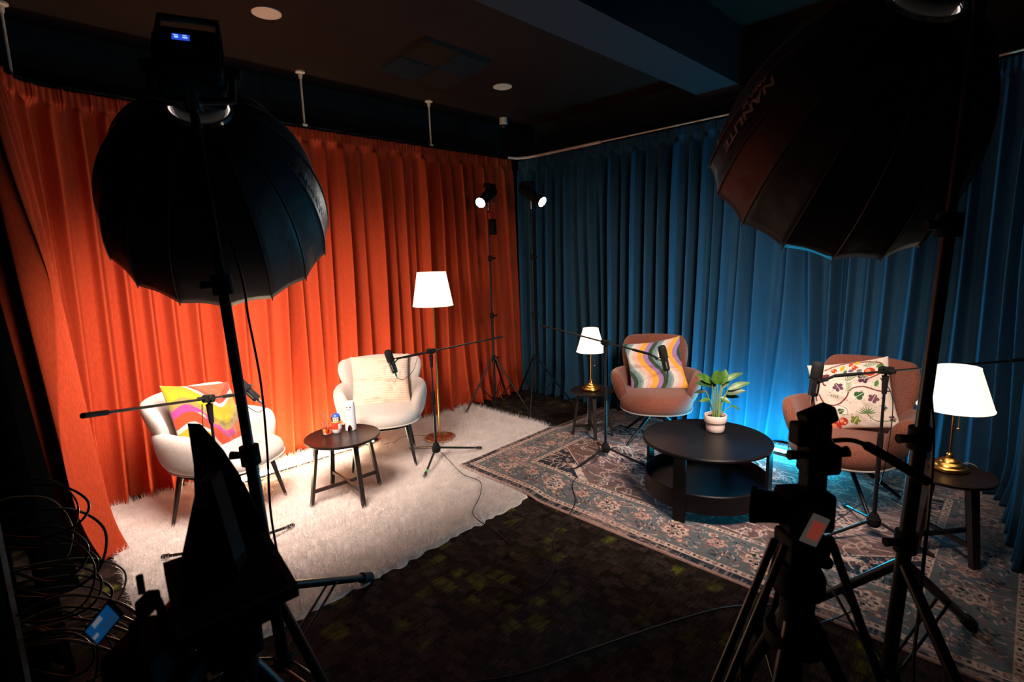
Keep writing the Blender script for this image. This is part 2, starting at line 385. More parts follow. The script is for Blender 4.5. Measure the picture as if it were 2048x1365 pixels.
redpath = [(.15, 3.58), (.17, 3.9), (.22, 4.20), (.38, 4.38), (.8, 4.42), (1.6, 4.42), (2.6, 4.42), (3.6, 4.42), (4.2, 4.42), (4.47, 4.42)]
def redflare(out, i, z, s, Lc):
    q = (2.75 - z) / 2.75; e = np.exp(-(s / .30) ** 2); out[i, :, 0] += e * (-.05 + .17 * q)
    e2 = np.exp(-((Lc - s) / .35)); out[i, :, 0] += e2 * (.10 * q)
curtain('curtain', redpath, 2.755, .150, .016, .066, 3, 'redcurtain', 'floor length orange red linen curtain with pinch pleats on the left', 1900, redflare)
bluepath = [(4.56, 4.40), (4.60, 4.2), (4.60, 3.6), (4.60, 2.6), (4.60, 1.6), (4.60, .8), (4.60, .35), (4.55, .12), (4.40, -.02), (4.15, -.07), (3.8, -.09), (3.42, -.10)]
def blueflare(out, i, z, s, Lc):
    pass
curtain('curtain', [(p[0], p[1]) for p in bluepath], 2.755, .140, .016, .072, 21, 'bluecurtain', 'floor length blue curtain along the right hand wall', 2100)
tag(None or npgrid('drape', np.array([[(.02 - .10 * min(1, z / 2.7) + .03 * sin(s * 22) + (.09 if s < .1 else 0) * (1 - z / 2.7), 3.50 - s * .9, z) for s in np.linspace(0, 1.0, 90)] for z in np.linspace(.01, 2.7, 20)]), 'blackcurtain'),
    'black drape hanging behind the equipment rack, beside the red curtain edge', 'drape')

# ------------------------------------------------------------------ white fur rug
X0, X1, Y0, Y1 = .31, 3.68, 2.28, 4.41
nx_, ny_ = 560, 350
u = np.linspace(0, 1, nx_); v = np.linspace(0, 1, ny_); U, V = np.meshgrid(u, v, indexing='ij')
ex = .016 * vnoise(V * 60, U * 0, 2) * (np.abs(U - .5) * 2) ** 30; ey = .016 * vnoise(U * 90, V * 0, 4) * (np.abs(V - .5) * 2) ** 30
ex += .02 * vnoise(V * 5, U * 2, 8) * (U < .5); 
FX = X0 + (X1 - X0) * U + ex + .01 * vnoise(U * 60, V * 40, 31); FY = Y0 + (Y1 - Y0) * V + ey + .01 * vnoise(U * 60, V * 40, 32) + .08 * (U) * (1 - V)
Z = .018 + .006 * vnoise(U * 14, V * 9, 5) + .005 * vnoise(U * 45, V * 30, 6) + .004 * vnoise(U * 120 + V * 20, V * 75, 7) + .003 * vnoise(U * 260, V * 160, 9)
edge = np.minimum(np.minimum(U, 1 - U) * (X1 - X0), np.minimum(V, 1 - V) * (Y1 - Y0)); Z = Z * smooth(-.004, .03, edge) + .001
fur = npgrid('fur_rug', np.stack([FX, FY, Z], -1), 'fur')
tag(fur, 'large white faux fur rug under the two white armchairs', 'rug')
if True:
    ps_m = fur.modifiers.new('pile', 'PARTICLE_SYSTEM'); ps = fur.particle_systems[0].settings
    ps.type = 'HAIR'; ps.count = 60000; ps.hair_length = .011; ps.hair_step = 3; ps.render_step = 3; ps.display_step = 2
    ps.emit_from = 'FACE'; ps.use_emit_random = True; ps.normal_factor = .006; ps.factor_random = .006; ps.brownian_factor = .004
    ps.tangent_factor = .006; ps.child_type = 'NONE'; ps.root_radius = 1.6; ps.tip_radius = .4; ps.radius_scale = .001
    ps.use_advanced_hair = True
    vg = fur.vertex_groups.new(name='pile'); keep = np.nonzero(~((FX.ravel() > 2.42) & (FY.ravel() < 3.13 + .035 * (FX.ravel() - 2.4) * 1.7)))[0]; vg.add([int(i) for i in keep], 1.0, 'REPLACE'); fur.particle_systems[0].vertex_group_density = 'pile'

# ------------------------------------------------------------------ persian rug
def persian():
    ax, ay = 2.445, -.17; W, Lr = 2.16, 3.27; sk = .035      # x from ax, y from ay
    st = .0052; nu, nv = int(W / st), int(Lr / st)
    a = np.linspace(0, W, nu); b = np.linspace(0, Lr, nv); A, B = np.meshgrid(a, b, indexing='ij')
    C = lambda h: np.array([((int(h[i:i + 2], 16) / 255) ** 2.2) for i in (0, 2, 4)])
    cream, pink, rust, slate, navy, brown, dark = C('d2b7a6'), C('bd9a8e'), C('8d6256'), C('626a6c'), C('151c28'), C('684c44'), C('14161c')
    col = np.ones((nu, nv, 3)) * slate
    d = np.minimum(np.minimum(A, W - A), np.minimum(B, Lr - B))          # distance from edge
    # along-the-edge coordinate
    hor = np.minimum(A, W - A) < np.minimum(B, Lr - B); s = np.where(hor, B, A)
    mirA = np.abs(A - W / 2); mirB = np.abs(B - Lr / 2)
    def put(mask, c, k=1.0):
        m_ = (mask.astype(float) * k)[..., None]; col[:] = col * (1 - m_) + c * m_
    put(d < .012, pink); put((d > .012) & (d < .060), navy)
    # narrow guard stripes
    def guard(d0, d1):
        put((d > d0) & (d < d1), cream); mid = (d0 + d1) / 2; w_ = (d1 - d0) / 2
        q = (s / .075) % 1; rr = np.abs(d - mid) / w_
        put((rr < .55) & (np.abs(q - .5) < .17), rust); put((rr < .28) & (np.abs(q - .5) < .08), cream)
        q2 = (s / .075 + .5) % 1; put((np.hypot((q2 - .5) * .075, d - mid) < .009), navy)
        put((np.abs(d - d0 - .003) < .0022) | (np.abs(d - d1 + .003) < .0022), navy, .8)
    guard(.062, .108); guard(.405, .45)
    # main border: wavy vine, blossoms
    bd0, bd1 = .108, .405; bm_ = (d > bd0) & (d < bd1); mid = (bd0 + bd1) / 2
    vine = mid + .085 * np.sin(s / .46 * 2 * pi); put(bm_ & (np.abs(d - vine) < .0045), rust)
    vine2 = mid + .10 * np.sin(s / .23 * 2 * pi + 1.1); put(bm_ & (np.abs(d - vine2) < .0035), navy, .7)
    def blossom(cs, cd, R, mask, c1, c2, c3, pet=8):
        r_ = np.hypot(cs, cd) / R; th = np.arctan2(cd, cs); rad = 1 + .13 * np.cos(pet * th)
        put(mask & (r_ < rad * 1.16), rust); put(mask & (r_ < rad), c1)
        put(mask & (np.abs(r_ - .60) < .15) & (np.cos(pet * th + .5) > -.35), c2); put(mask & (r_ < .30), c3); put(mask & (r_ < .13), c1)
    per = .47; q = ((s + .10) / per) % 1; cs = (q - .5) * per
    blossom(cs, d - mid, .072, bm_, cream, navy, slate)
    q = ((s + .335) / per) % 1; cs = (q - .5) * per
    blossom(cs, d - mid - .02, .046, bm_, pink, rust, navy, 6)
    for k_, (so, do, R) in enumerate([(.17, -.09, .024), (.29, .09, .026), (.41, -.07, .02), (.05, .095, .022)]):
        q = ((s + so) / per) % 1; cs = (q - .5) * per; r_ = np.hypot(cs, d - mid - do) / R
        put(bm_ & (r_ < 1), [rust, cream, brown, cream][k_]); put(bm_ & (r_ < .5), [cream, rust, cream, navy][k_])
    # field
    fm = d > .45; put(fm, brown)
    hx, hy = W / 2 - .45, Lr / 2 - .45
    tri = lambda v: np.abs((v % 1) - .5) * 2
    f_ = mirA / .60 + mirB / 1.02 + .13 * tri(mirB / .15) + .05 * tri(mirA / .11)
    g_ = (hx - mirA) / .42 + (hy - mirB) / .50 + .16 * tri(mirA / .12 + mirB / .16)
    put(fm & (g_ < 1.0), navy); put(fm & (np.abs(g_ - 1.0) < .035), cream); put(fm & (np.abs(g_ - 1.13) < .02), rust)
    put(fm & (f_ < 1.05), navy); put(fm & (np.abs(f_ - 1.06) < .028), cream); put(fm & (np.abs(f_ - 1.14) < .014), rust); put(fm & (np.abs(f_ - .94) < .012), pink)
    put(fm & (f_ < .50), brown); put(fm & (np.abs(f_ - .50) < .026), cream); put(fm & (f_ < .30), slate); put(fm & (np.abs(f_ - .30) < .018), pink); put(fm & (f_ < .16), cream)
    # scattered palmettes and leaves in the field
    r0 = np.random.default_rng(5)
    for k_ in range(95):
        cx = r0.uniform(0, hx); cy = r0.uniform(0, hy); R = r0.uniform(.012, .028); ca = [cream, rust, slate, pink, navy][k_ % 5]; cb = [navy, cream, rust, navy, pink][k_ % 5]
        r_ = np.hypot(mirA - cx, (mirB - cy) * r0.uniform(.7, 1.3)) / R; th = np.arctan2(mirB - cy, mirA - cx)
        put(fm & (r_ < 1 + .2 * np.cos(5 * th)), ca); put(fm & (r_ < .55), cb); put(fm & (r_ < .2), ca)
    for k_ in range(110):
        cx = r0.uniform(0, hx); cy = r0.uniform(0, hy); t0 = r0.uniform(0, pi); l_ = r0.uniform(.05, .11)
        dx = (mirA - cx) * cos(t0) + (mirB - cy) * sin(t0); dy = -(mirA - cx) * sin(t0) + (mirB - cy) * cos(t0) - 7 * ((mirA - cx) ** 2)
        put(fm & (np.abs(dx) < l_) & (np.abs(dy) < .0042), [cream, pink, rust][k_ % 3])
    for k_ in range(150):                                                 # small sprigs in the border
        so = r0.uniform(0, per); do = r0.uniform(-.13, .13); t0 = r0.uniform(0, pi); q = ((s + so) / per) % 1; cs = (q - .5) * per; dd_ = d - mid - do
        dx = cs * cos(t0) + dd_ * sin(t0); dy = -cs * sin(t0) + dd_ * cos(t0)
        if k_ < 120: put(bm_ & (np.abs(dx) < .017) & (np.abs(dy + 12 * dx ** 2) < .0036), [cream, rust, navy, pink][k_ % 4])
    # wear
    n1 = vnoise(A * 9, B * 9, 50); n2 = vnoise(A * 190, B * 28, 51); n3 = vnoise(A * 28, B * 190, 52); n4 = vnoise(A * 2.2, B * 2.2, 53)
    wear = np.clip((n2 * .8 + n1 * .5 + n4 * .6 + .35 * (d < .405) - .70) * 2.2, 0, .75); put(np.ones_like(d, bool), pink, 1) if False else None
    col[:] = col * (1 - wear[..., None]) + pink * wear[..., None]
    wear = np.clip((n3 * .8 + n1 * .4 - n4 * .7 - .75) * 2.5, 0, .75); col[:] = col * (1 - wear[..., None]) + slate * 1.1 * wear[..., None]
    hatch = ((d > .012) & (d < .060)) & (vnoise(s * 130, d * 10, 60) > .35); put(hatch, cream, .35)
    hatch = ((d > .012) & (d < .060)) & (vnoise(s * 8, d * 260, 61) > .45); put(hatch, slate, .35)
    mott = 1 + .16 * vnoise(A * 80, B * 80, 70) + .1 * vnoise(A * 30, B * 30, 71); col[:] *= mott[..., None]
    PX = ax + A + 0 * B; PY = ay + B + sk * A * (B / Lr) * 1.6
    PX = PX + .015 * np.sin(B / Lr * pi * 1.0) * -1
    near_fur = .75 * smooth(2.22, 2.40, PY) * smooth(3.75, 3.60, PX)
    PZ = .010 + .034 * near_fur + .002 * vnoise(A * 4, B * 4, 80)
    edge = np.minimum(d / .006, 1); PZ = PZ * edge + .002 + (1 - edge) * .034 * near_fur * .9
    o = npgrid('persian_rug', np.stack([PX, PY, PZ], -1), 'rug'); colorize(o, col.reshape(-1, 3))
    tag(o, 'faded blue, rust and cream oriental rug under the brown armchairs', 'rug')
persian()

# ------------------------------------------------------------------ upholstery helpers
def sring(c, rad, up, w, h, n=20, e=2.6):
    out = []
    for j in range(n):
        a = 2 * pi * j / n; ca, sa = cos(a), sin(a)
        out.append(c + rad * (w / 2 * math.copysign(abs(ca) ** (2 / e), ca)) + up * (h / 2 * math.copysign(abs(sa) ** (2 / e), sa)))
    return out
def band(mb, ang0, ang1, cen, hgt, th, rx, ry, cy=0, lean=0, n=44, endpow=.5, endlen=.16, e=2.6):
    "upholstered band wrapping round the seat; cen/hgt/th/lean functions of t in -1..1"
    rings = []
    for i in range(n + 1):
        tt = -cos(pi * i / n)                       # denser at the ends
        a = RAD((ang0 + ang1) / 2 + (ang1 - ang0) / 2 * tt)
        fall = min(1, max(0, (1 - abs(tt)) / endlen)); k = max(.02, sqrt(max(0, 1 - (1 - fall) ** 2)))
        c = Vector((rx * cos(a), cy + ry * sin(a), cen(tt))); rad = Vector((cos(a) / rx, sin(a) / ry, 0)).normalized()
        ln = lean(tt) if callable(lean) else lean
        up = (Vector((0, 0, 1)) + rad * ln).normalized(); rr = (rad - up * rad.dot(up)).normalized()
        rings.append(sring(c, rr, up, th * k ** .7, hgt(tt) * k, e=e))
    return mb.loft(rings, True)
def cushion_seat(mb, a, b, z0, z1, e=2.6, n=48, crown=.02, cy=0, belly=0):
    prof = [(.0, -1), (.55, -1), (.82, -.93), (.95, -.7), (1.0, -.2), (1.0, .25), (.965, .65), (.90, .9), (.75, 1.0), (.45, 1.0), (.0, 1.0)]
    rings = []
    for r, zz in prof:
        ring = []
        for j in range(n):
            t = 2 * pi * j / n; ct, st = cos(t), sin(t)
            x = a * math.copysign(abs(ct) ** (2 / e), ct) * max(r, .003); y = b * math.copysign(abs(st) ** (2 / e), st) * max(r, .003)
            z = (z0 + z1) / 2 + (z1 - z0) / 2 * zz
            if zz > 0: z += crown * (1 - r * r)
            if zz < 0: z -= belly * (1 - r * r)
            ring.append(Vector((x, y + cy, z)))
        rings.append(ring)
    return mb.loft(rings, False)
def piping(mb, a, b, z, r=.006, e=2.6, cy=0, n=64):
    pts = []
    for j in range(n):
        t = 2 * pi * j / n; ct, st = cos(t), sin(t); pts.append((a * math.copysign(abs(ct) ** (2 / e), ct), cy + b * math.copysign(abs(st) ** (2 / e), st), z))
    return mb.tube(pts, r, 8, closed=True)

def white_chair(loc, rz, label):
    t = thing('armchair', label, 'armchair', loc, rz, 'white armchairs on the fur rug')
    s = cushion_seat(MB(), .30, .315, .335, .455, crown=.018, cy=-.02).build('seat', 'boucle', t)
    piping(MB(), .303, .318, .365, .006, cy=-.02).build('piping', 'boucle', s)
    band(MB(), -38, 218, lambda q: .515 - .03 * (q * q), lambda q: .27 - .02 * q * q, .095, .315, .32, .02, lean=lambda q: .18, endlen=.13).build('arm_band', 'boucle', t)
    band(MB(), 18, 162, lambda q: .685, lambda q: .26, .085, .325, .335, .045, lean=lambda q: .30, endlen=.22, e=2.8).build('backrest', 'boucle', t)
    cushion_seat(MB(), .26, .27, .315, .345, crown=0, cy=0).build('base_frame', 'blackmatte', t)
    for sx in (-1, 1):
        for sy in (-1, 1):
            MB().tube([(sx * .19, sy * .18, .33), (sx * .245, sy * .235, 0)], [.019, .010], 14).build('leg', 'darkwood', t)
    return t
def brown_chair(loc, rz, label):
    t = thing('swivel_armchair', label, 'armchair', loc, rz, 'rust tweed armchairs on the oriental rug')
    s = cushion_seat(MB(), .305, .33, .30, .455, e=2.4, crown=.015, cy=-.03, belly=.03).build('seat', 'rust', t)
    piping(MB(), .299, .324, .318, .006, e=2.4, cy=-.03).build('piping', 'rustpiping', s)
    band(MB(), -32, 212, lambda q: .475 + .02 * q * q, lambda q: .27 + .02 * q * q, .095, .32, .33, .0, lean=lambda q: .30, endlen=.15, e=2.4).build('arm_band', 'rust', t)
    band(MB(), 38, 142, lambda q: .64, lambda q: .50 - .02 * q * q, .085, .34, .34, .02, lean=lambda q: .22, endlen=.34, e=2.6).build('backrest', 'rust', t)
    MB().lathe([(.0001, .31), (.11, .31), (.11, .295), (.035, .285), (.03, .24), (.0001, .24)], 24).build('swivel_hub', 'black', t)
    for k in range(4):
        a = RAD(45 + 90 * k); MB().tube([(.02 * cos(a), .02 * sin(a), .275), (.345 * cos(a), .345 * sin(a), .008)], [.017, .011], 12).build('leg', 'blackgloss', t)
    return t
white_chair((.965, 3.68, .022), RAD(36), 'white armchair at the left holding the colourful swirl cushion')
white_chair((2.15, 3.70, .022), RAD(-33), 'white armchair holding the cream knitted cushion')
brown_chair((4.00, 2.27, .012), RAD(-58), 'rust brown tweed armchair with the wavy striped cushion')
brown_chair((3.80, .78, .012), RAD(-98), 'rust brown tweed armchair with the floral cushion')

# ------------------------------------------------------------------ cushions
def pillow(name, label, loc, rot, w, h, th, fn, seed, material='paint', pinch=.07, N=150, crease=None):
    u = np.linspace(-1, 1, N); U, V = np.meshgrid(u, u, indexing='ij')
    fall = (1 - U ** 2).clip(0) * (1 - V ** 2).clip(0)
    T = th / 2 * fall ** .46 * (1 + .10 * vnoise(U * 2 + 5, V * 2 + 5, seed)) 
    X = w / 2 * U * (1 - pinch * (1 - V ** 2)); Y = h / 2 * V * (1 - pinch * (1 - U ** 2))
    wr = .012 * vnoise(U * 3.5 + V * 2, V * 5 - U, seed + 1) * fall ** .3 + .006 * vnoise(U * 9, V * 7, seed + 2) * fall ** .5
    if crease is not None: wr = wr + crease(U, V) * fall ** .4
    F = np.stack([X, Y, T + wr], -1); Bk = np.stack([X, Y, -T * .8 + wr * .3], -1)
    P = np.concatenate([F.reshape(-1, 3), Bk.reshape(-1, 3)]); idx = np.arange(N * N).reshape(N, N)
    q1 = np.stack([idx[:-1, :-1], idx[1:, :-1], idx[1:, 1:], idx[:-1, 1:]], -1).reshape(-1, 4); q2 = q1[:, ::-1] + N * N
    me = bpy.data.meshes.new(name); me.from_pydata(P.tolist(), [], np.concatenate([q1, q2]).tolist()); me.update()
    me.polygons.foreach_set('use_smooth', [True] * len(me.polygons)); me.materials.append(M[material])
    o = bpy.data.objects.new(name, me); COL.objects.link(o); o.location = loc; o.rotation_euler = rot
    if fn is not None:
        c = fn(U, V); colorize(o, np.concatenate([c.reshape(-1, 3)] * 2))
    tag(o, label, 'cushion'); return o
def H(h): return np.array([((int(h[i:i + 2], 16) / 255) ** 2.2) for i in (0, 2, 4)])
def paint(shape):
    c = np.ones((*shape, 3))
    def put(mask, col): c[mask] = col
    return c, put
def swirl(U, V):
    c, put = paint(U.shape); c[:] = H('e8e0d8')
    f = V + .35 * np.sin(U * 2.2 + .6) + .16 * np.sin(U * 4.4 + 1)
    edges = [(-9, 'd8d6a0'), (-1.15, 'b8c020'), (-.85, 'd8b018'), (-.62, 'e8dcd8'), (-.50, 'e84c14'), (-.22, 'd0489a'), (-.02, 'b09a50'), (.18, 'd8c018'), (.42, 'e0b810'), (.66, 'ece0e4'), (.78, 'e84818'), (1.0, 'f07040')]
    for e, h in edges: put(f > e, H(h) * .45)
    put((U > .25) & (f > -.5) & (f < -.05) & (np.hypot(U - .65, V + .15) < .42), H('e84c14'))
    put((np.hypot(U + .62, (V + .05) * 1.3) < .28) & (f > -.2), H('a89858'))
    return c
def waves(U, V):
    c, put = paint(U.shape)
    f = (U * 1.0 + .22 * np.sin(V * 3.4 + .4) + 3.0) * .92
    p = f % 1.0
    for e, h in [(0, '8fa09c'), (.08, 'd8d4cc'), (.22, 'e8b8a8'), (.38, 'e8a840'), (.58, 'a07cac'), (.74, '344a3a'), (.89, '6c8c8c')]: put(p > e, H(h))
    return c
def floral(U, V):
    c, put = paint(U.shape); c[:] = H('d8cabb')
    X, Y = U, V
    def stroke(pts, wd, col):
        pts = [Vector((*p, 0)) for p in pts]; P = spline([tuple(p) for p in pts], 10)
        dmin = np.full(U.shape, 9.)
        for a, b in zip(P[:-1], P[1:]):
            ax, ay, bx, by = a.x, a.y, b.x, b.y; L2 = max((bx - ax) ** 2 + (by - ay) ** 2, 1e-9)
            t = np.clip(((X - ax) * (bx - ax) + (Y - ay) * (by - ay)) / L2, 0, 1); dmin = np.minimum(dmin, np.hypot(X - ax - t * (bx - ax), Y - ay - t * (by - ay)))
        put(dmin < wd, H(col))
    def leaf(x, y, r, ang, col, lobes=0, asp=.5, vein=None):
        dx = (X - x) * cos(ang) + (Y - y) * sin(ang); dy = -(X - x) * sin(ang) + (Y - y) * cos(ang)
        if lobes:
            th = np.arctan2(dy, dx); rr = np.hypot(dx, dy); m_ = rr < r * (.62 + .38 * np.abs(np.cos(lobes * th / 2)))
        else: m_ = (np.abs(dy) < asp * r * (1 - (dx / r) ** 2)) & (np.abs(dx) < r)
        put(m_, H(col))
        if vein: put(m_ & (np.abs(dy) < .008), H(vein))
    def sprig(x, y, ang, n, col, l=.05, stem='6a7a4a'):
        stroke([(x, y), (x + cos(ang) * n * .06, y + sin(ang) * n * .06)], .006, stem)
        for i in range(n):
            for s_ in (-1, 1):
                cx = x + cos(ang) * (i + .6) * .06; cy = y + sin(ang) * (i + .6) * .06; a2 = ang + s_ * .9
                leaf(cx + cos(a2) * l, cy + sin(a2) * l, l, a2, col, asp=.32)
    stroke([(-.92, -.1), (-.90, .35), (-.62, .62), (-.45, .55)], .018, '6e2a30')
    stroke([(-.82, .05), (-.70, -.22), (-.40, -.30), (-.12, -.12), (.02, .12), (.35, .18), (.70, .02), (.95, .0)], .020, '6e2a30')
    stroke([(-.55, .78), (-.1, .95), (.5, .93), (.85, .80), (.80, .55), (.55, .42)], .020, '8a3428')
    stroke([(.55, .42), (.40, .34), (.36, .50)], .012, 'a04030')
    stroke([(-.35, -.30), (-.15, -.45), (-.15, -.62), (-.28, -.60)], .008, '6a7a4a')
    leaf(-.60, .58, .17, .3, '642630', asp=.34); stroke([(-.64, .55), (-.66, .36), (-.60, .30)], .022, '642630')
    for x, y, r, a, col, lb in [(-.28, .22, .15, 2, '5c3a50', 5), (.38, .42, .15, 0, '55264a', 5), (.22, -.08, .14, .5, '2f5a34', 3), (.55, -.20, .14, 1, '6a4450', 5), (-.30, -.50, .09, .2, '2e5c3a', 3), (.02, -.78, .13, 1, '6a7a2a', 5), (-.05, .66, .09, 1, '4c6a54', 0), (.68, .24, .11, 1.2, '4a7a3a', 0), (.75, -.45, .08, 1, '39566a', 5), (.80, .75, .10, .4, '4a7a3a', 0), (.88, -.75, .09, 0, '5a2a48', 5)]:
        leaf(x, y, r, a, col, lb, vein='c8c0a8' if lb else None)
    for x, y, r in [(-.28, -.80, .12), (-.50, -.93, .16), (.55, .60, .14), (-.32, .74, .08), (.20, .78, .07)]:
        put(np.hypot((X - x), (Y - y) * 1.1) < r, H('b83418')); put(np.hypot(X - x + .03, Y - y - .03) < r * .45, H('e89068')); put(np.hypot(X - x - .04, Y - y + .04) < r * .2, H('f0d8b0'))
    for x, y, r, a, col in [(-.10, .80, .11, 1.0, 'd8a018'), (.12, .90, .09, .9, 'c8501c'), (.28, .93, .10, .8, 'd8a828'), (.10, .70, .08, .2, '6a5470'), (.30, .68, .08, .1, '6a5470')]: leaf(x, y, r, a, col)
    for a in (x * .35 for x in range(-4, 5)): leaf(.33 + .12 * sin(a), -.62 + .12 * cos(a), .11, pi / 2 - a, '5d7a4a', asp=.14)
    stroke([(.33, -.62), (.50, -.82), (.9, -.80)], .012, '4d6a3a')
    sprig(-.02, .02, 1.5, 5, '7f9a74'); sprig(-.72, -.40, -1.3, 6, '7f9478'); sprig(-.10, .42, .4, 5, '4f7a4a'); sprig(.25, .66, -.9, 5, '9aa880'); sprig(.42, .80, .2, 5, '7c9a6c'); sprig(-.55, .0, -.3, 4, '7a8a5a', .035)
    r0 = np.random.default_rng(3)
    for k in range(70):
        x, y = r0.uniform(-.9, .9, 2); put(np.hypot(X - x, Y - y) < .014, H(['4a6a44', 'b8806a', 'c0a060', '6a4450'][k % 4]))
    return c
def euler_from(up, front, roll=0):
    "pillow: local Z = front, local Y = up"
    z = Vector(front).normalized(); y = Vector(up); y = (y - z * y.dot(z)).normalized(); x = y.cross(z)
    R = Matrix((x, y, z)).transposed() @ Matrix.Rotation(roll, 3, 'Z'); return R.to_euler()
def chair_front(rz): return Vector((sin(rz), -cos(rz), 0))
def put_pillow(name, label, c, rz, fwd_off, z, tilt, w, h, th, fn, seed, roll=0, side=0, **k):
    f = chair_front(rz); r = Vector((-f.y, f.x, 0)); loc = Vector((*c, z)) + f * fwd_off + r * side
    return pillow(name, label, loc, euler_from((0, 0, 1), f * cos(tilt) + Vector((0, 0, sin(tilt))), roll), w, h, th, fn, seed, **k)
put_pillow('cushion', 'cushion with yellow, orange and pink swirls on the left white armchair', (.965, 3.68), RAD(36), -.10, .655, RAD(24), .54, .50, .15, swirl, 1, roll=RAD(-12), side=.0)
def knitfn(U, V):
    c, put = paint(U.shape); c[:] = H('e8cdb6'); k = (np.sin(U * 95) * np.sin(V * 70)); c *= (1 + .10 * k)[..., None]
    put((np.sin(V * 70) < -.86), H('c9a892')); return c
put_pillow('cushion', 'cream knitted cushion on the white armchair beside the floor lamp', (2.15, 3.70), RAD(-33), -.12, .655, RAD(22), .48, .44, .18, knitfn, 2, N=230,
           crease=lambda U, V: -.02 * np.exp(-((V + .1 + .12 * U) / .10) ** 2))
put_pillow('cushion', 'cushion with wavy yellow, lilac and green stripes on a brown armchair', (4.0, 2.27), RAD(-58), -.09, .655, RAD(24), .50, .48, .14, waves, 3, roll=RAD(9), pinch=.10,
           crease=lambda U, V: -.022 * np.exp(-((V + .15 + .15 * U) / .07) ** 2) - .02 * np.exp(-((V + .45 - .3 * U) / .06) ** 2))
put_pillow('cushion', 'white cushion printed with berries, leaves and vines on a brown armchair', (3.80, .78), RAD(-86), -.07, .685, RAD(22), .46, .46, .15, floral, 4, roll=RAD(14), N=260)

# ------------------------------------------------------------------ tables
def round_side_table(name, label, loc, rz, R, Hh, spread_top, spread_bot, cat, leg=.034, topmat='tabletop', brace_z=.10):
    t = thing(name, label, cat, loc, rz)
    MB().lathe([(.0001, Hh - .022), (R - .012, Hh - .022), (R, Hh - .014), (R + .001, Hh - .003), (R - .004, Hh), (R - .012, Hh - .004), (.0001, Hh - .004)], 64).build('table_top', topmat, t)
    for k in range(4):
        a = RAD(45 + 90 * k); c, s = cos(a), sin(a)
        MB().bar((spread_top * c, spread_top * s, Hh - .022), (spread_bot * c, spread_bot * s, 0), leg, leg * .62, up=(c, s, 0), w2=leg * .8, h2=leg * .55).build('leg', 'darkwood', t)
    k = (Hh - brace_z) / Hh; rb = spread_top + (spread_bot - spread_top) * k
    for j in range(2):
        a = RAD(45 + 90 * j); c, s = cos(a), sin(a)
        MB().bar((-rb * c, -rb * s, brace_z + .006 * j), (rb * c, rb * s, brace_z + .006 * j), .016, .022).build('cross_brace', 'darkwood', t)
    return t
round_side_table('side_table', 'dark brown round table with four splayed legs between the white armchairs', (1.594, 3.294, .024), RAD(-48), .250, .44, .185, .25, 'side table')
round_side_table('side_stool', 'dark round stool beneath the smaller table lamp near the blue curtain', (3.70, 2.73, .010), 0, .190, .44, .12, .18, 'stool')
round_side_table('side_stool', 'dark round stool beneath the table lamp at the right picture edge', (3.44, .23, .010), RAD(6), .190, .44, .12, .175, 'stool', leg=.05)

t = thing('coffee_table', 'large black round coffee table with a lower tray shelf', 'coffee table', (3.19, 1.44, .012))
MB().lathe([(.0001, .400), (.385, .400), (.400, .404), (.402, .416), (.396, .424), (.388, .418), (.0001, .418)], 96).build('table_top', 'coffeetop', t)
tr = MB().lathe([(.0001, .065), (.372, .065), (.385, .07), (.388, .185), (.382, .192), (.376, .185), (.374, .125), (.0001, .125)], 96).build('tray_shelf', 'coffeetop', t)
for k in range(4):
    a = RAD(183 + 90 * k); c, s = cos(a), sin(a)
    MB().bar((.392 * c, .392 * s, 0), (.392 * c, .392 * s, .402), .075, .018, up=(c, s, 0)).build('leg', 'coffeetop', t)

# ------------------------------------------------------------------ lamps
def shade_mesh(rb, rt, z0, z1, pleat=64):
    mb = MB(); n = pleat * 2
    rings = []
    for k, zz in enumerate(np.linspace(0, 1, 6)):
        r = rb + (rt - rb) * zz; rings.append([(r * (1 + (.006 if j % 2 else -.004)) * cos(2 * pi * j / n), r * (1 + (.006 if j % 2 else -.004)) * sin(2 * pi * j / n), z0 + (z1 - z0) * zz) for j in range(n)])
    mb.loft(rings, False)
    for zz, r in ((z0, rb), (z1, rt)): mb.tube([(r * cos(2 * pi * j / 48), r * sin(2 * pi * j / 48), zz) for j in range(48)], .003, 6, closed=True)
    return mb
def table_lamp(label, loc, power, rb=.125, rt=.066, z0=.345):
    t = thing('table_lamp', label, 'lamp', loc, 0, 'brass table lamps with white shades')
    MB().lathe([(.0001, 0), (.083, 0), (.085, .006), (.083, .014), (.078, .018), (.070, .020), (.066, .030), (.052, .037), (.046, .039), (.042, .048), (.026, .056), (.017, .060), (.013, .072), (.017, .078), (.012, .086), (.0001, .088)], 48).build('base', 'brass', t)
    MB().tube([(0, 0, .08), (0, 0, .42)], .0055, 12).build('stem', 'brass', t)
    sw = MB().tube([(.030, -.02, .31), (.030, -.02, .22)], .0012, 6).build('pull_chain', 'brass', t)
    MB().ball((.030, -.02, .213), .007, 12).build('pull_knob', 'brass', sw)
    MB().ball((0, 0, .44), .028, 16, (1, 1, 1.25)).build('bulb', 'diffuser', t)
    shade_mesh(rb, rt, z0, .55).build('lamp_shade', 'shade', t)
    l = lamp('bulb_light', 'POINT', (loc[0], loc[1], loc[2] + .44), power, (1, .72, .42), size=.03); return t
table_lamp('brass table lamp with glowing white shade, on the stool near the blue curtain', (3.70, 2.74, .452), 2.2)
table_lamp('brass table lamp with glowing white shade, larger in view at the right edge', (3.50, .245, .452), 2.2, .160, .090, .335)
t = thing('floor_lamp', 'tall brass floor lamp with white shade between red curtain and armchair', 'lamp', (2.745, 3.735, .034))
MB().lathe([(.0001, 0), (.138, 0), (.14, .004), (.138, .010), (.02, .014), (.009, .022), (.0001, .022)], 48).build('base', 'brass', t)
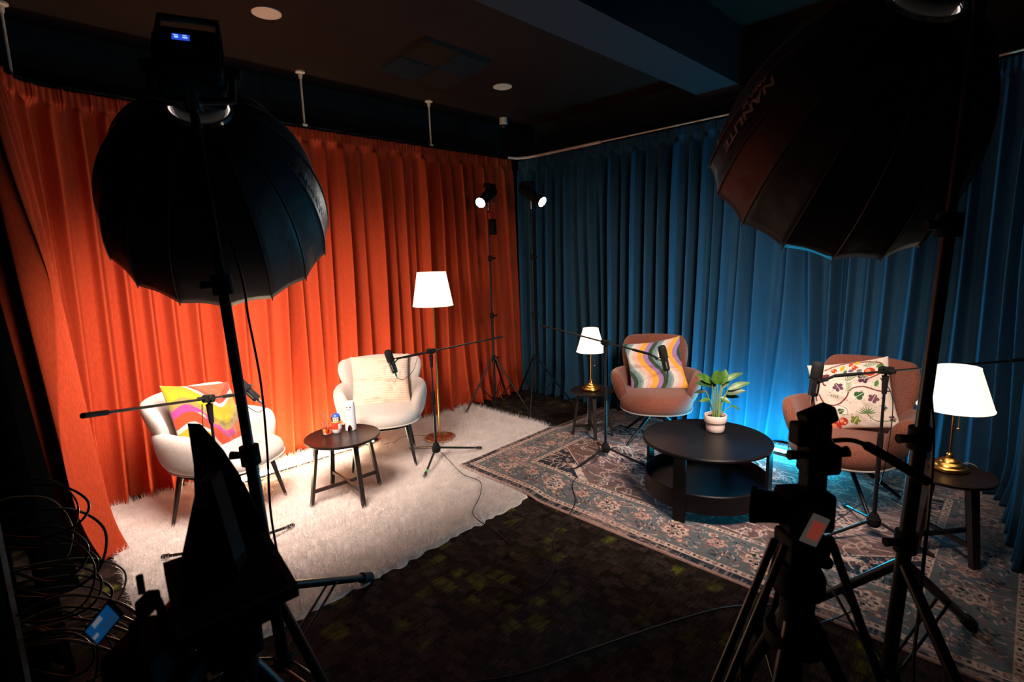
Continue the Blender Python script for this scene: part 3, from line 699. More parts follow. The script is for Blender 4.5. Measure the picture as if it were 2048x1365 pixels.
MB().tube([(0, 0, .015), (0, 0, .7), (0, 0, 1.36)], .0075, 12).build('pole', 'brass', t)
MB().ball((0, 0, 1.38), .03, 16, (1, 1, 1.25)).build('bulb', 'diffuser', t)
shade_mesh(.175, .125, 1.21, 1.50, 70).build('lamp_shade', 'shade', t)
lamp('bulb_light', 'POINT', (2.745, 3.735, 1.41), 3, (1, .72, .42), size=.03)

# ------------------------------------------------------------------ light tubes on the floor
def tube_light(label, a, b, material, z, tilt, power):
    a = Vector((*a, z)); b = Vector((*b, z)); d = (b - a).normalized()
    t = thing('light_tube', label, 'tube light', (a + b) / 2)
    c = (a + b) / 2; A = a - c; B = b - c
    up_ = (Vector((0, 0, 1)) + tilt * d.cross(Vector((0, 0, 1)))).normalized(); sd_ = d.cross(up_)
    def arc(a0, a1, r, n=14): return [[p + (sd_ * cos(RAD(q)) + up_ * sin(RAD(q))) * r for q in np.linspace(a0, a1, n)] for p in (A, B)]
    MB().grid(arc(-28, 208, .018)).build('tube', material, t)
    MB().grid(arc(206, 334, .0185)).build('housing', 'blackgloss', t)
    for p, s in ((A, -1), (B, 1)): MB().tube([p, p + d * s * .05], [.022, .016], 14).build('end_cap', 'blackgloss', t)
    sd = d.cross(Vector((0, 0, 1))) * .022
    MB().bar(A - Vector((0, 0, .018)) + sd * .4, B - Vector((0, 0, .018)) + sd * .4, .022, .006).build('spine', 'cablegrey', t)
tube_light('glowing warm white light tube lying on the fur rug behind the side table', (.98, 4.07), (2.26, 4.09), 'tube_warm', .052, -.4, 0)
tube_light('glowing cyan blue light tube lying on the oriental rug behind the coffee table', (4.33, 2.12), (4.30, .93), 'tube_blue', .040, -.4, 0)

# ------------------------------------------------------------------ plant
pl = thing('potted_plant', 'green leafy plant in a pale pink pot on the coffee table', 'plant', (3.36, 1.455, .432))
pot = MB().lathe([(.0001, 0), (.052, 0), (.058, .006), (.061, .03), (.061, .060), (.070, .066), (.073, .070), (.073, .112), (.070, .117), (.065, .114), (.064, .095), (.0001, .095)], 48).build('pot', 'pot', pl)
MB().lathe([(.0001, .100), (.03, .099), (.0645, .096)], 24).build('soil', 'soil', pl)
def leafblade(mb, root, d, up, L_, W_, bend):
    d = Vector(d).normalized(); up = Vector(up); up = (up - d * up.dot(d)).normalized(); x = d.cross(up); P = []
    for i in range(13):
        t_ = i / 12; w_ = W_ * (sin(pi * t_ ** .8) ** .8 if 0 < t_ < 1 else .02) / 2; c = Vector(root) + d * L_ * t_ - Vector((0, 0, 1)) * bend * t_ * t_ * L_
        P.append([c + x * w_ * s + up * (.18 * abs(s) * w_) for s in (-1, -.5, 0, .5, 1)])
    return mb.grid(P)
R_ = Vector((.7059, -.7076, 0)); F_ = Vector((.70, .70, 0)); UPV = Vector((0, 0, 1))
leaves = [  # (x right, z up of leaf root, leaf direction (right, up, away), length, width, dark)
    (-.03, .30, (-.75, .62, -.1), .15, .055, 0), (-.02, .27, (-.85, .42, -.3), .16, .05, 1), (.0, .29, (-.1, 1, -.05), .13, .085, 0), (.03, .28, (.25, 1, .1), .14, .065, 0),
    (.05, .30, (.85, .55, .1), .17, .04, 0), (.07, .24, (.8, .45, 0), .17, .045, 0), (.06, .20, (.75, .35, -.2), .14, .05, 1), (.06, .17, (.9, .1, .2), .12, .04, 1),
    (-.05, .16, (-.9, .12, -.2), .08, .03, 0), (.03, .17, (.7, -.25, -.4), .07, .035, 0), (-.06, .22, (-.9, .1, .2), .08, .03, 1), (.10, .10, (.8, -.3, .2), .07, .02, 0), (-.01, .25, (-.5, .8, .5), .12, .06, 1), (.05, .25, (.5, .8, .5), .12, .05, 0)]
for i, (xr, zu, dr, L_, W_, dk) in enumerate(leaves):
    root = R_ * xr + UPV * (.10 + zu * .78) + F_ * .02 * sin(i * 2.1)
    base = R_ * (xr * .3) + UPV * .098 + F_ * .018 * cos(i * 1.7)
    st_ = MB().tube(spline([base, base * .5 + root * .5 + R_ * (-xr * .12), root], 6), .0032, 6).build('stem', 'stem', pl)
    d = R_ * dr[0] + UPV * dr[1] + F_ * dr[2]
    leafblade(MB(), root, d, (-F_ * .8 + UPV * .6), L_, W_, .22).build('leaf', 'leafdark' if dk else 'leaf', st_)

# ------------------------------------------------------------------ things on the brown table
TZ = .024 + .437
t = thing('drinking_glass', 'small glass with amber drink and a straw on the dark side table', 'glass', (1.545, 3.42, TZ))
MB().lathe([(.0001, .0), (.027, 0), (.029, .004), (.033, .085), (.0315, .085), (.0275, .010), (.0001, .008)], 32).build('glass', 'glass', t)
MB().lathe([(.0001, .0095), (.0268, .0105), (.0285, .040), (.0001, .040)], 32).build('drink', 'drink', t)
MB().tube([(.010, 0, .012), (-.030, -.0, .17)], .003, 8).build('straw', 'cablegrey', t)
t = thing('nesting_doll', 'small painted doll figure in red and blue on the dark side table', 'figurine', (1.60, 3.385, TZ), RAD(-35))
MB().lathe([(.0001, 0), (.026, 0), (.030, .004), (.034, .030)], 32).build('foot', 'tin_white', t)
MB().lathe([(.034, .030), (.036, .045), (.034, .068), (.0315, .078)], 32).build('body', 'tin_red', t)
MB().lathe([(.0318, .078), (.0335, .081), (.0318, .084)], 32).build('sash', 'gold_lacquer', t)
hd = MB().lathe([(.031, .084), (.031, .105), (.0305, .116)], 32).build('head', 'ink', t)
MB().lathe([(.0308, .116), (.028, .128), (.018, .138), (.0001, .142)], 32).build('scarf', 'tin_blue', t)
fc = MB(); fc.grid([[(.0318 * sin(a), -.0318 * cos(a), z) for a in np.linspace(-.55, .75, 9)] for z in (.088, .10, .112, .118)]); fc.build('face', 'skin_lacquer', hd)
for a in (-.15, .35): MB().ball((.0325 * sin(a), -.0325 * cos(a), .107), .0035, 8).build('eye', 'ink', hd)
MB().grid([[(.0362 * sin(a), -.0362 * cos(a), z) for a in np.linspace(.5, 1.4, 7)] for z in (.032, .05, .07)]).build('apron', 'tin_white', t)
# smiling figure: tube with an arched opening at its foot and a flat cap
t = thing('smiling_figurine', 'white tube shaped figurine with a smiling face and two stubby feet', 'figurine', (1.70, 3.37, TZ), RAD(-38))
mb = MB(); n = 72; rows = 40; HH = .205; rr = .038
def arch(a, z):                                     # opening front and back
    x = rr * sin(a) ; return z < .042 * sqrt(max(0, 1 - (x / .017) ** 2)) if abs(x) < .017 else False
vs = []; ix = {}
for i in range(rows + 1):
    z = HH * i / rows
    for j in range(n):
        a = 2 * pi * j / n; r = rr * (1.03 - .10 * (z / HH)) * (1 if z < .195 else .97); vs.append((r * sin(a), -r * cos(a), z))
fs = []
for i in range(rows):
    for j in range(n):
        a = 2 * pi * (j + .5) / n; z = HH * (i + .5) / rows
        if arch(a, z): continue
        fs.append((i * n + j, i * n + (j + 1) % n, (i + 1) * n + (j + 1) % n, (i + 1) * n + j))
mb.add(vs, fs); body = mb.build('body', 'porcelain', t)
so = body.modifiers.new('Solidify', 'SOLIDIFY'); so.thickness = .004
MB().lathe([(.0001, .206), (.030, .2065), (.0345, .204), (.0345, .198)], 48).build('cap', 'porcelain', t)
fr = rr * .955 + .0005
for a in (-.30, .30): MB().ball((fr * sin(a), -fr * cos(a), .172), .0042, 10).build('eye', 'ink', body)
MB().tube([(fr * sin(a) * 1.0, -fr * cos(a), .150 + .016 * (a / .28) ** 2 * .55) for a in np.linspace(-.28, .28, 13)], .0012, 6).build('mouth', 'ink', body)

# ------------------------------------------------------------------ boom stands, microphones and their cables
def boom_stand(label, base, z0, clampz, E, Mi, feet, tape=None, lean=(0, 0)):
    bx, by = base; t = thing('boom_microphone_stand', label, 'microphone stand', (bx, by, z0), 0, 'black boom microphone stands')
    o = Vector((bx, by, z0)); cl = Vector((lean[0], lean[1], clampz - z0)); E = Vector(E) - o; Mi = Vector(Mi) - o
    MB().lathe([(.0001, .065), (.026, .066), (.034, .074), (.035, .090), (.035, .112), (.028, .118), (.024, .135), (.015, .145)], 20).build('hub', 'blackmatte', t)
    for k, f in enumerate(feet):
        q = Vector((*f, z0 + .008)) - o; st = q.normalized() * .035 + Vector((0, 0, .095))
        lg = MB().tube([st, q], .0085, 10).build('leg', 'blackgloss', t)
        MB().tube([q + (st - q).normalized() * .035, q - (st - q).normalized() * .008], .0125, 10).build('rubber_foot', 'rubber', lg)
        if tape == k: MB().tube([q + (st - q).normalized() * .045, q + (st - q).normalized() * .07], .0095, 10).build('green_tape', 'green', lg)
    md = cl * .55 + Vector((0, 0, .05))
    MB().tube([(0, 0, .14), md], .0115, 12).build('lower_pole', 'blackgloss', t)
    MB().tube([md - Vector((0, 0, .08)), md + (cl - md) * .08], [.016, .014], 12).build('clutch', 'blackmatte', t)
    MB().tube([md, cl - Vector((0, 0, .02))], .0075, 12).build('upper_pole', 'blackgloss', t)
    MB().tube([cl - Vector((0, 0, .13)), cl - Vector((0, 0, .03))], [.012, .017], 12).build('grip', 'blackmatte', t)
    ax = (E - Mi).normalized(); sd = ax.cross(Vector((0, 0, 1))).normalized(); cm = MB()
    cm.tube([cl - sd * .025, cl + sd * .025], .021, 16); cm.bar(cl - ax * .035, cl + ax * .035, .03, .032); k_ = cm.build('boom_clamp', 'blackmatte', t)
    MB().tube([cl + sd * .02, cl + sd * .055], [.013, .009], 10).build('knob', 'blackmatte', k_)
    MB().tube([Mi, E], .0065, 12).build('boom_arm', 'blackgloss', t)
    MB().tube([E - ax * .12, E], .0105, 12).build('counter_grip', 'rubber', t)
    MB().tube([Mi - ax * .0, Mi + ax * .16], .0095, 12).build('arm_sleeve', 'blackmatte', t)
    return t
def microphone(label, joint, c, axis, side):
    "broadcast dynamic mic: foam-covered head, yoke, body, connector; axis points from tail to foam head"
    c = Vector(c); a = Vector(axis).normalized(); sd = Vector(side); sd = (sd - a * sd.dot(a)).normalized(); j = Vector(joint) - c
    t = thing('microphone', label, 'microphone', c, 0, 'black broadcast microphones')
    MB().lathe([(.0001, .095), (.018, .094), (.026, .086), (.0285, .07), (.0285, .012), (.026, .005), (.02, .003)], 24, axis=a).build('foam_head', 'blackmatte', t)
    b = MB().lathe([(.0001, .005), (.024, .004), (.0245, -.075), (.022, -.088), (.012, -.092), (.0001, -.092)], 24, axis=a).build('body', 'blackgloss', t)
    up = a.cross(sd)
    mb = MB(); mb.tube([up * .027, up * .034 + sd * .02, sd * .055 + up * .02, sd * .055 - up * .02, -up * .034 + sd * .02, -up * .027], .0045, 8)
    for s in (-1, 1): mb.tube([up * s * .022, up * s * .040], .010, 14)
    y = mb.build('yoke', 'blackgloss', t)
    MB().tube([sd * .055, j], [.009, .007], 10).build('swivel_mount', 'blackmatte', y)
    MB().lathe([(.0001, -.088), (.008, -.088), (.0085, -.118), (.0065, -.120), (.006, -.135)], 14, axis=a).build('plug', 'steel', t)
    MB().grid([[a * z + (-(F_) * cos(q) + R_ * sin(q)).normalized() * .0256 for q in np.linspace(-.12, .12, 3)] for z in (-.07, -.02)]).build('label_strip', 'cablegrey', b)
    return c - a * .135
def cable(name, label, pts, r=.003, material='cable', group=None, cat='cable', n=7):
    o = MB().tube(spline(pts, n), r, 6).build(name, material); tag(o, label, cat, group); return o

boom_stand('boom microphone stand on the fur rug beside the floor lamp', (2.40, 3.33), .030, .93, (3.09, 3.23, .965), (2.16, 3.35, .915), [(2.13, 3.12), (2.80, 3.24), (2.40, 3.70)], tape=0)
e = microphone('black microphone in front of the cream knitted cushion', (2.16, 3.35, .915), (2.045, 3.34, .90), (-.30, .0, 1), (1, 0.1, .1))
cable('microphone_cable', 'thin black cable hanging from the mic by the cream cushion', [e, e + Vector((.05, -.01, -.02)), e + Vector((.14, -.01, .03)), (2.27, 3.33, .895)], .0022)
cable('microphone_cable', 'black cable curving over the fur rug from the stand by the floor lamp', [(2.42, 3.30, .10), (2.43, 3.2, .045), (2.34, 2.93, .040), (2.34, 2.74, .040), (2.25, 2.62, .042), (2.14, 2.52, .042), (2.0, 2.42, .042), (1.96, 2.33, .035), (1.97, 2.2, .008), (1.93, 2.0, .006)], .0030)
boom_stand('boom microphone stand on the oriental rug between side stool and coffee table', (3.32, 2.32), .012, .965, (3.38, 3.04, 1.045), (3.275, 1.90, .925), [(2.95, 2.37), (3.40, 2.00), (3.58, 2.60)])
e = microphone('black microphone in front of the wavy striped cushion', (3.275, 1.90, .925), (3.285, 1.80, .905), (-.16, .16, 1), (0, 1, .2))
cable('microphone_cable', 'black cable crossing the oriental rug edge onto the carpet', [(3.26, 2.30, .10), (3.12, 2.33, .02), (2.80, 2.24, .020), (2.60, 2.06, .018), (2.45, 1.98, .016), (2.38, 1.95, .012), (2.14, 1.86, .006), (2.02, 1.75, .006), (1.80, 1.62, .006), (1.55, 1.66, .006)], .0032)
boom_stand('boom microphone stand nearest the floral cushion, at the right', (3.35, .53), .012, .975, (4.08, .0, .98), (3.10, .71, .965), [(3.09, .75), (3.66, .74), (3.32, .26)])
e = microphone('black microphone beside the floral cushion', (3.10, .71, .965), (3.005, .775, .955), (.08, -.08, 1), (.8, -.55, .05))
cable('microphone_cable', 'black cable draped along the mic stand by the floral cushion', [(3.34, .55, .93), (3.42, .50, .80), (3.38, .50, .5), (3.40, .55, .25), (3.20, .75, .02), (2.9, .7, .02), (2.7, .6, .02), (2.6, .45, .02), (2.35, .55, .012)], .0028)
boom_stand('boom microphone stand in front of the left white armchair', (.73, 2.97), .030, .965, (.18, 2.38, 1.12), (.935, 3.20, .905), [(.50, 3.33), (1.14, 3.13), (.64, 2.62)], lean=(-.0, 0))
e = microphone('black microphone beside the colourful swirl cushion', (.935, 3.20, .905), (1.005, 3.26, .915), (-.42, .25, .62), (-.7, -.7, -.1))
cable('microphone_cable', 'thin black cable looping from the mic near the swirl cushion', [e, e + Vector((.01, 0, -.02)), e + Vector((-.06, -.05, -.02)), (.93, 3.18, .88)], .0022)
cable('microphone_cable', 'black cable hanging below the clamp in front of the swirl cushion', [(.70, 2.98, .94), (.69, 2.97, .80), (.72, 2.96, .6), (.73, 2.97, .3), (.72, 2.95, .14)], .0022)

# ------------------------------------------------------------------ corner light stands
def tripod_stand(t, H_, knee, feet, r=.012, zc=.05, mats='blackgloss', braces=True):
    MB().tube([(0, 0, zc), (0, 0, H_ * .48)], r, 12).build('lower_pole', mats, t)
    MB().tube([(0, 0, H_ * .46), (0, 0, H_ * .75)], r * .8, 12).build('middle_pole', mats, t)
    MB().tube([(0, 0, H_ * .74), (0, 0, H_)], r * .62, 12).build('upper_pole', mats, t)
    for z in (knee, H_ * .47, H_ * .75):
        c = MB().tube([(0, 0, z - .03), (0, 0, z + .03)], r * 1.5, 12).build('collar', 'blackmatte', t)
        MB().tube([(0, 0, z), (r * 4, -r * 1.5, z)], [r * .5, r * .9], 10).build('knob', 'blackmatte', c)
    MB().tube([(0, 0, zc - .0), (0, 0, zc + .05)], r * 1.6, 12).build('bottom_collar', 'blackmatte', t)
    for f in feet:
        q = Vector((f[0], f[1], r)); k = Vector((q.x, q.y, 0)).normalized() * r * 1.6 + Vector((0, 0, knee))
        lg = MB().tube([k, q], r * .72, 10).build('leg', mats, t)
        MB().tube([q + (k - q).normalized() * .03, q - (k - q).normalized() * .005], r * 1.05, 10).build('rubber_foot', 'rubber', lg)
        if braces:
            m_ = k * .5 + q * .5
            for s in (-1, 1):
                sd = Vector((-q.y, q.x, 0)).normalized() * r * .8 * s
                MB().tube([m_ + sd, Vector((0, 0, zc + .03)) + sd + Vector((q.x, q.y, 0)).normalized() * r], r * .32, 6).build('brace', mats, lg)
def corner_light(label, slabel, base, feet, ang, aim, power, battery):
    t = thing('light_stand', slabel, 'light stand', (*base, .012), 0, 'tall light stands in the room corner')
    tripod_stand(t, 2.17, .56, [(f[0] - base[0], f[1] - base[1]) for f in feet], .014)
    MB().tube([(0, 0, 2.12), (0, 0, 2.2)], .014, 10).build('spigot', 'steel', t)
    h = Vector((*base, 2.28)); a = Vector(aim).normalized(); L = thing('spot_light', label, 'light', h, scale=1.25)
    MB().lathe([(.0001, -.115), (.040, -.115), (.046, -.10), (.046, .02), (.038, .03), (.036, .085), (.046, .14), (.046, .15), (.042, .15)], 28, axis=a).build('body', 'blackmatte', L)
    MB().lathe([(.0001, .146), (.041, .146)], 28, axis=a).build('light_face', 'spotface', L)
    up = a.cross(Vector((0, 0, 1))).normalized(); y = MB(); y.tube([up * .06, up * .06 + Vector((0, 0, -.05)), Vector((0, 0, -.075)), -up * .06 + Vector((0, 0, -.05)), -up * .06], .007, 8); y.build('yoke', 'black', L)
    MB().box(Vector((0, 0, .058)) - a * .05, (.05, .13, .045), rot=Matrix.Rotation(atan2(a.y, a.x) - pi / 2, 3, 'Z'), bev=.006).build('grip_battery', 'blackgloss', L)
    lamp('spot_beam', 'SPOT', h + a * .21, power, (1, .93, .86), a, .03, RAD(80), .8)
    if battery:
        q = base; b = thing('battery_pack', 'black battery and red clamp hanging on the left corner light stand', 'battery', (q[0] + .02, q[1] - .045, 2.02))
        MB().box((0, 0, -.06), (.06, .05, .16), bev=.006).build('battery', 'blackgloss', b)
        MB().box((.0, .02, .06), (.075, .03, .07), bev=.006).build('clamp', 'reddish', b)
corner_light('small spot light in front of the red curtain, aimed left', 'tall tripod stand in the corner, in front of the red curtain', (3.78, 4.10), [(3.42, 4.17), (3.92, 3.74), (4.12, 4.25)], 0, (-.88, -.32, -.48), 28, True)
corner_light('small spot light in front of the blue curtain, aimed right', 'tall tripod stand in the corner, in front of the blue curtain', (4.08, 3.77), [(3.76, 3.56), (4.46, 3.58), (4.20, 4.18)], 0, (.0, -.85, -.50), 40, False)

# ------------------------------------------------------------------ softboxes
from bpy.types import Curve
def text_mesh(txt, size):
    cu = bpy.data.curves.new('t', 'FONT'); cu.body = txt; cu.size = size; cu.align_x = 'CENTER'; cu.resolution_u = 3
    cu.offset = size * .03
    o = bpy.data.objects.new('t', cu); COL.objects.link(o); dg = bpy.context.evaluated_depsgraph_get(); dg.update()
    me = o.evaluated_get(dg).to_mesh(); vs = [v.co.copy() for v in me.vertices]; fs = [tuple(p.vertices) for p in me.polygons]
    o.to_mesh_clear() if False else None
    bpy.data.objects.remove(o); return vs, fs
def softbox(label, slabel, llabel, RIM, AX, Lc, base, lean, feet, knee, textang, body_up, screen, zb=.10, polr=.0225, flip=1, phase=0):
    NR = 16; Rr, R0 = .455, .105; a = AX; ring0 = RIM - a * Lc
    e1 = a.cross(Vector((0, 0, 1))).normalized(); e2 = e1.cross(a)       # e1 right-ish, e2 up-ish
    sb = thing('softbox', label, 'softbox', ring0, 0, 'black parabolic softboxes')
    def prof(t_): return R0 + (Rr - R0) * sin(t_ * pi / 2) ** .72, Lc * t_ ** 1.25
    def surf(t_, th):
        r, z = prof(t_); k = ((th - phase) / (2 * pi) * NR) % 1; sc = 1 - .030 * sin(pi * k) * (.3 + .7 * t_)
        zz = z - .009 * sin(pi * k) * (max(0, t_ - .8) / .2) ** 1.5
        return a * zz + (e1 * cos(th) + e2 * sin(th)) * r * sc
    nt_ = 26; rows = [[surf(i / nt_, phase + 2 * pi * j / (NR * 8)) for j in range(NR * 8)] for i in range(nt_ + 1)]
    sh = MB().grid(rows, closev=True).build('shell', 'softshell', sb)
    so = sh.modifiers.new('Solidify', 'SOLIDIFY'); so.thickness = .002
    for k in range(NR):
        th = 2 * pi * k / NR + phase; pts = [surf(i / 20, th) * 1.0 + (e1 * cos(th) + e2 * sin(th)) * .0015 for i in range(21)]; pts.append(pts[-1] + (pts[-1] - pts[-2]).normalized() * .012)
        MB().tube(pts, .0028, 6).build('rib', 'softrib', sb)
    MB().lathe([(R0 - .004, -.010), (R0 + .006, -.010), (R0 + .010, 0), (R0 + .006, .010), (R0 - .004, .010)], 56, axis=a).build('speed_ring', 'chrome', sb)
    MB().lathe([(.092, .004), (R0 - .006, .004)], 48, axis=a).build('leak_glow_ring', 'glow', sb)  # added glowing ring, stands in for lamp light on the fabric inside
    MB().lathe([(.0001, Lc - .05), (Rr * .93, Lc - .05)], 64, axis=a).build('front_diffuser', 'diffuser', sb)
    # printed maker name on one panel, along the rib
    for txt, size, t0, dv in (('NANLITE', .060, .64, -.018), ('PARA 90', .028, .56, -.062)):
        vs, fs = text_mesh(txt, size); out = []
        for v in vs:
            t_ = t0 + v.x / .62; r, _ = prof(t_); th = textang + flip * (dv + v.y - size * .3) / r * 1.0
            out.append(surf(t_, th) + (surf(t_, th) - a * prof(t_)[1]).normalized() * .004 - a * .002)
        MB().add(out, fs, False).build('printed_text', 'print', sb)
    # light head
    lh = thing('studio_light', llabel, 'studio light', ring0, 0, 'studio lights behind the softboxes', scale=1.42)
    back = -a
    MB().lathe([(.058, .01), (.062, -.02), (.066, -.03), (.066, -.045), (.056, -.055), (.0001, -.055)], 36, axis=a).build('mount_collar', 'blackmatte', lh)
    rot = Matrix((e1, e2, a)).transposed()
    bd = MB().box(back * .106, (.140, .155, .113), rot, .012).build('body', 'blackmatte', lh)
    mb = MB()
    for z in np.linspace(.065, .15, 6): mb.box(back * z, (.145, .11, .005), rot)
    mb.build('cooling_fins', 'black', bd)
    yk = MB(); s_ = .085
    yk.tube([e1 * s_ + back * .10, e1 * s_ + back * .10 - e2 * .10, -e2 * .115 + back * .10, -e1 * s_ + back * .10 - e2 * .10, -e1 * s_ + back * .10], .009, 8); yk.build('yoke', 'black', lh)
    for s in (-1, 1): MB().tube([e1 * s * .07 + back * .10, e1 * s * .105 + back * .10], [.022, .018], 14).build('tilt_knob', 'black', lh)
    hp = back * .33
    hn = MB(); hn.tube([e1 * .064 + back * .14 + e2 * .06, e1 * .064 + back * .15 + e2 * .125, -e1 * .060 + back * .15 + e2 * .125, -e1 * .064 + back * .14 + e2 * .06], .009, 8).build('handle', 'black', lh)
    if screen:
        c = back * .1635 ; mb = MB()
        sc = MB().box(c + e2 * .030 - e1 * .012, (.036, .020, .002), rot).build('display', 'screen_blue', lh)
        tx = MB()
        for (dx, dy, w_, h_) in ((-.010, .006, .010, .002), (.008, .006, .008, .002), (-.009, -.002, .008, .006), (.009, -.002, .010, .005)): tx.box(c + e2 * (.030 + dy) + e1 * (dx - .012) + back * .0012, (w_, h_, .0006), rot)
        tx.build('display_reading', 'screen_text', sc)
        MB().box(c - e2 * .028 + e1 * .005, (.028, .016, .0015), rot).build('rating_plate', 'cablegrey', lh)
    # stand
    top = ring0 + back * .14 - e2 * .16; t = thing('softbox_stand', slabel, 'light stand', (*base, 0), 0, 'heavy tripod stands carrying the softboxes')
    T = top - Vector((*base, 0)); r = polr
    seg = lambda q: Vector((T.x * q, T.y * q, T.z * q)) + Vector((lean[0] * q * (1 - q), lean[1] * q * (1 - q), 0))
    P0 = Vector((0, 0, zb))
    pt = lambda q: P0 + (T - P0) * q
    MB().tube([pt(0), pt(.42)], r, 16).build('lower_pole', 'blackgloss', t); MB().tube([pt(.40), pt(.72)], r * .82, 16).build('middle_pole', 'blackgloss', t); MB().tube([pt(.70), pt(1)], r * .65, 16).build('upper_pole', 'blackgloss', t)
    ud = (T - P0).normalized()
    for q in (knee / T.z, .41, .71):
        c = MB().tube([pt(q) - ud * .035, pt(q) + ud * .035], r * 1.5, 16).build('collar', 'blackmatte', t)
        MB().tube([pt(q), pt(q) - R_ * .07], [r * .45, r * .7], 10).build('lock_knob', 'blackmatte', c)
    MB().tube([pt(0) - ud * .02, pt(0) + ud * .04], r * 1.6, 16).build('bottom_collar', 'blackmatte', t)
    MB().tube([pt(1) - ud * .03, pt(1) + ud * .03], r * 1.2, 14).build('spigot_mount', 'steel', t)
    K = pt(max(0, (knee - zb) / (T.z - zb)))
    for f in feet:
        q = Vector((f[0] - base[0], f[1] - base[1], .014)); lg = MB().tube([K, q], r * .80, 12).build('leg', 'blackgloss', t)
        MB().tube([q + (K - q).normalized() * .09, q], r * 1.15, 12).build('rubber_foot', 'rubber', lg)
        m_ = K * .45 + q * .55
        for s in (-1, 1):
            sd = Vector((-q.y, q.x, 0)).normalized() * r * .85 * s; MB().tube([m_ + sd, pt(0) + sd], r * .27, 8).build('brace', 'blackgloss', lg)
    return ring0, top
softbox('black parabolic softbox at the left, in front of the red curtain', 'heavy black stand carrying the left softbox', 'studio light head with handle and lit blue display on the left softbox',
        LRIM, LAX, .628, (.625, 1.95), (0, 0), [(1.207, 2.321), (.01, 2.27), (.65, 1.26)], .42, RAD(-11.25), 1, True)
softbox('black parabolic softbox at the right, in front of the blue curtain', 'heavy black stand carrying the right softbox', 'studio light head above the right softbox, mostly out of frame',
        RRIM, RAX, .683, (2.10, .255), (0, 0), [(2.80, .07), (2.42, .64), (1.62, -.18)], .57, RAD(178.4), 1, False, flip=1, phase=RAD(9.63))

# ------------------------------------------------------------------ foreground: teleprompter with its camera (left)
P = lambda *a: Vector(a)
tp = thing('teleprompter', 'black teleprompter with flat screen tray and upright hood, silhouetted at lower left', 'teleprompter', (.27, 1.14, 0))
o_ = P(.27, 1.14, 0)
def slab(mb, pts, th):
    "closed prism: polygon pts extruded by the vector th"
    a = [Vector(p) for p in pts]; b = [p + Vector(th) for p in a]; n = len(a)
    return mb.add(a + b, [tuple(range(n)), tuple(range(2 * n - 1, n - 1, -1))] + [(i, (i + 1) % n, n + (i + 1) % n, n + i) for i in range(n)], False)
tray = slab(MB(), [P(.19, 1.29, 1.0) - o_, P(.40, 1.28, 1.0) - o_, P(.36, .99, 1.0) - o_, P(.15, .99, 1.0) - o_], (0, 0, -.025)).build('screen_tray', 'blackmatte', tp)
slab(MB(), [P(.205, 1.27, 1.001) - o_, P(.383, 1.262, 1.001) - o_, P(.348, 1.01, 1.001) - o_, P(.168, 1.01, 1.001) - o_], (0, 0, .0015)).build('screen_glass', 'panelred', tray)
hood = [(.307, 1.465, 1.250), (.303, 1.440, 1.147), (.268, 1.335, 1.00), (.255, 1.29, 1.0), (.385, 1.29, 1.0), (.361, 1.384, 1.126), (.342, 1.415, 1.183), (.312, 1.462, 1.247)]
slab(MB(), [P(*p) - o_ for p in hood], (.020, -.020, -.002)).build('hood', 'blackmatte', tp)
slab(MB(), [P(.235, 1.26, 1.0) - o_, P(.300, 1.30, 1.17) - o_, P(.325, 1.29, 1.17) - o_, P(.325, 1.17, 1.0) - o_], (-.035, -.05, 0)).build('mirror_frame', 'blackmatte', tp)
MB().box(P(.28, 1.13, .955) - o_, (.11, .22, .05), bev=.006).build('base_plate', 'blackmatte', tp)
MB().box(P(.25, 1.09, .90) - o_, (.10, .12, .07), bev=.01).build('fluid_head', 'blackmatte', tp)
MB().tube([P(.27, 1.10, .88) - o_, P(.27, 1.10, .60) - o_], [.034, .030], 16).build('center_column', 'blackmatte', tp)
for k, (fx, fy) in enumerate([(.70, 1.02), (.05, 1.50), (.05, .72)]):
    lg = MB().tube([P(.27, 1.10, .84) - o_, P((.27 + fx) / 2, (1.10 + fy) / 2, .42) - o_], .017, 10); lg.tube([P((.27 + fx) / 2, (1.10 + fy) / 2, .44) - o_, P(fx, fy, .015) - o_], .012, 10)
    l_ = lg.build('leg', 'blackgloss', tp); MB().ball(P(fx, fy, .016) - o_, .018, 10).build('rubber_foot', 'rubber', l_)
MB().tube(spline([P(.30, 1.16, .95) - o_, P(.325, 1.15, .90) - o_, P(.31, 1.13, .86) - o_, P(.29, 1.11, .80) - o_], 6), .003, 6).build('cord', 'cable', tp)
vc_ = thing('video_camera', 'black video camera with a lit blue flip screen, at the lower left', 'camera', (.16, 1.07, .93))
ov = P(.16, 1.07, .93); RB = Matrix((P(.74, -.67, 0), P(.67, .74, 0), P(0, 0, 1))).transposed()
MB().box(P(.115, 1.055, .955) - ov, (.085, .12, .085), RB, .012).build('body', 'blackmatte', vc_)
MB().tube([P(.15, 1.10, .955) - ov, P(.20, 1.155, .955) - ov, P(.215, 1.17, .955) - ov], [.034, .036, .040], 24).build('lens', 'blackgloss', vc_)
hnd = MB().tube([P(.095, 1.03, .995) - ov, P(.10, 1.04, 1.03) - ov, P(.145, 1.09, 1.03) - ov, P(.15, 1.095, .995) - ov], .008, 8).build('top_handle', 'blackmatte', vc_)
MB().box(P(.13, 1.085, 1.035) - ov, (.024, .04, .03), RB, .004).build('microphone_shoe', 'blackmatte', vc_); MB().tube([P(.125, 1.10, 1.05) - ov, P(.125, 1.10, 1.085) - ov], .006, 8).build('antenna', 'blackmatte', vc_)
scr = slab(MB(), [P(.042, 1.218, .958) - ov, P(.058, 1.205, .924) - ov, P(.100, 1.184, .975) - ov, P(.084, 1.205, 1.006) - ov], (.004, .006, .001)).build('flip_screen', 'black', vc_)
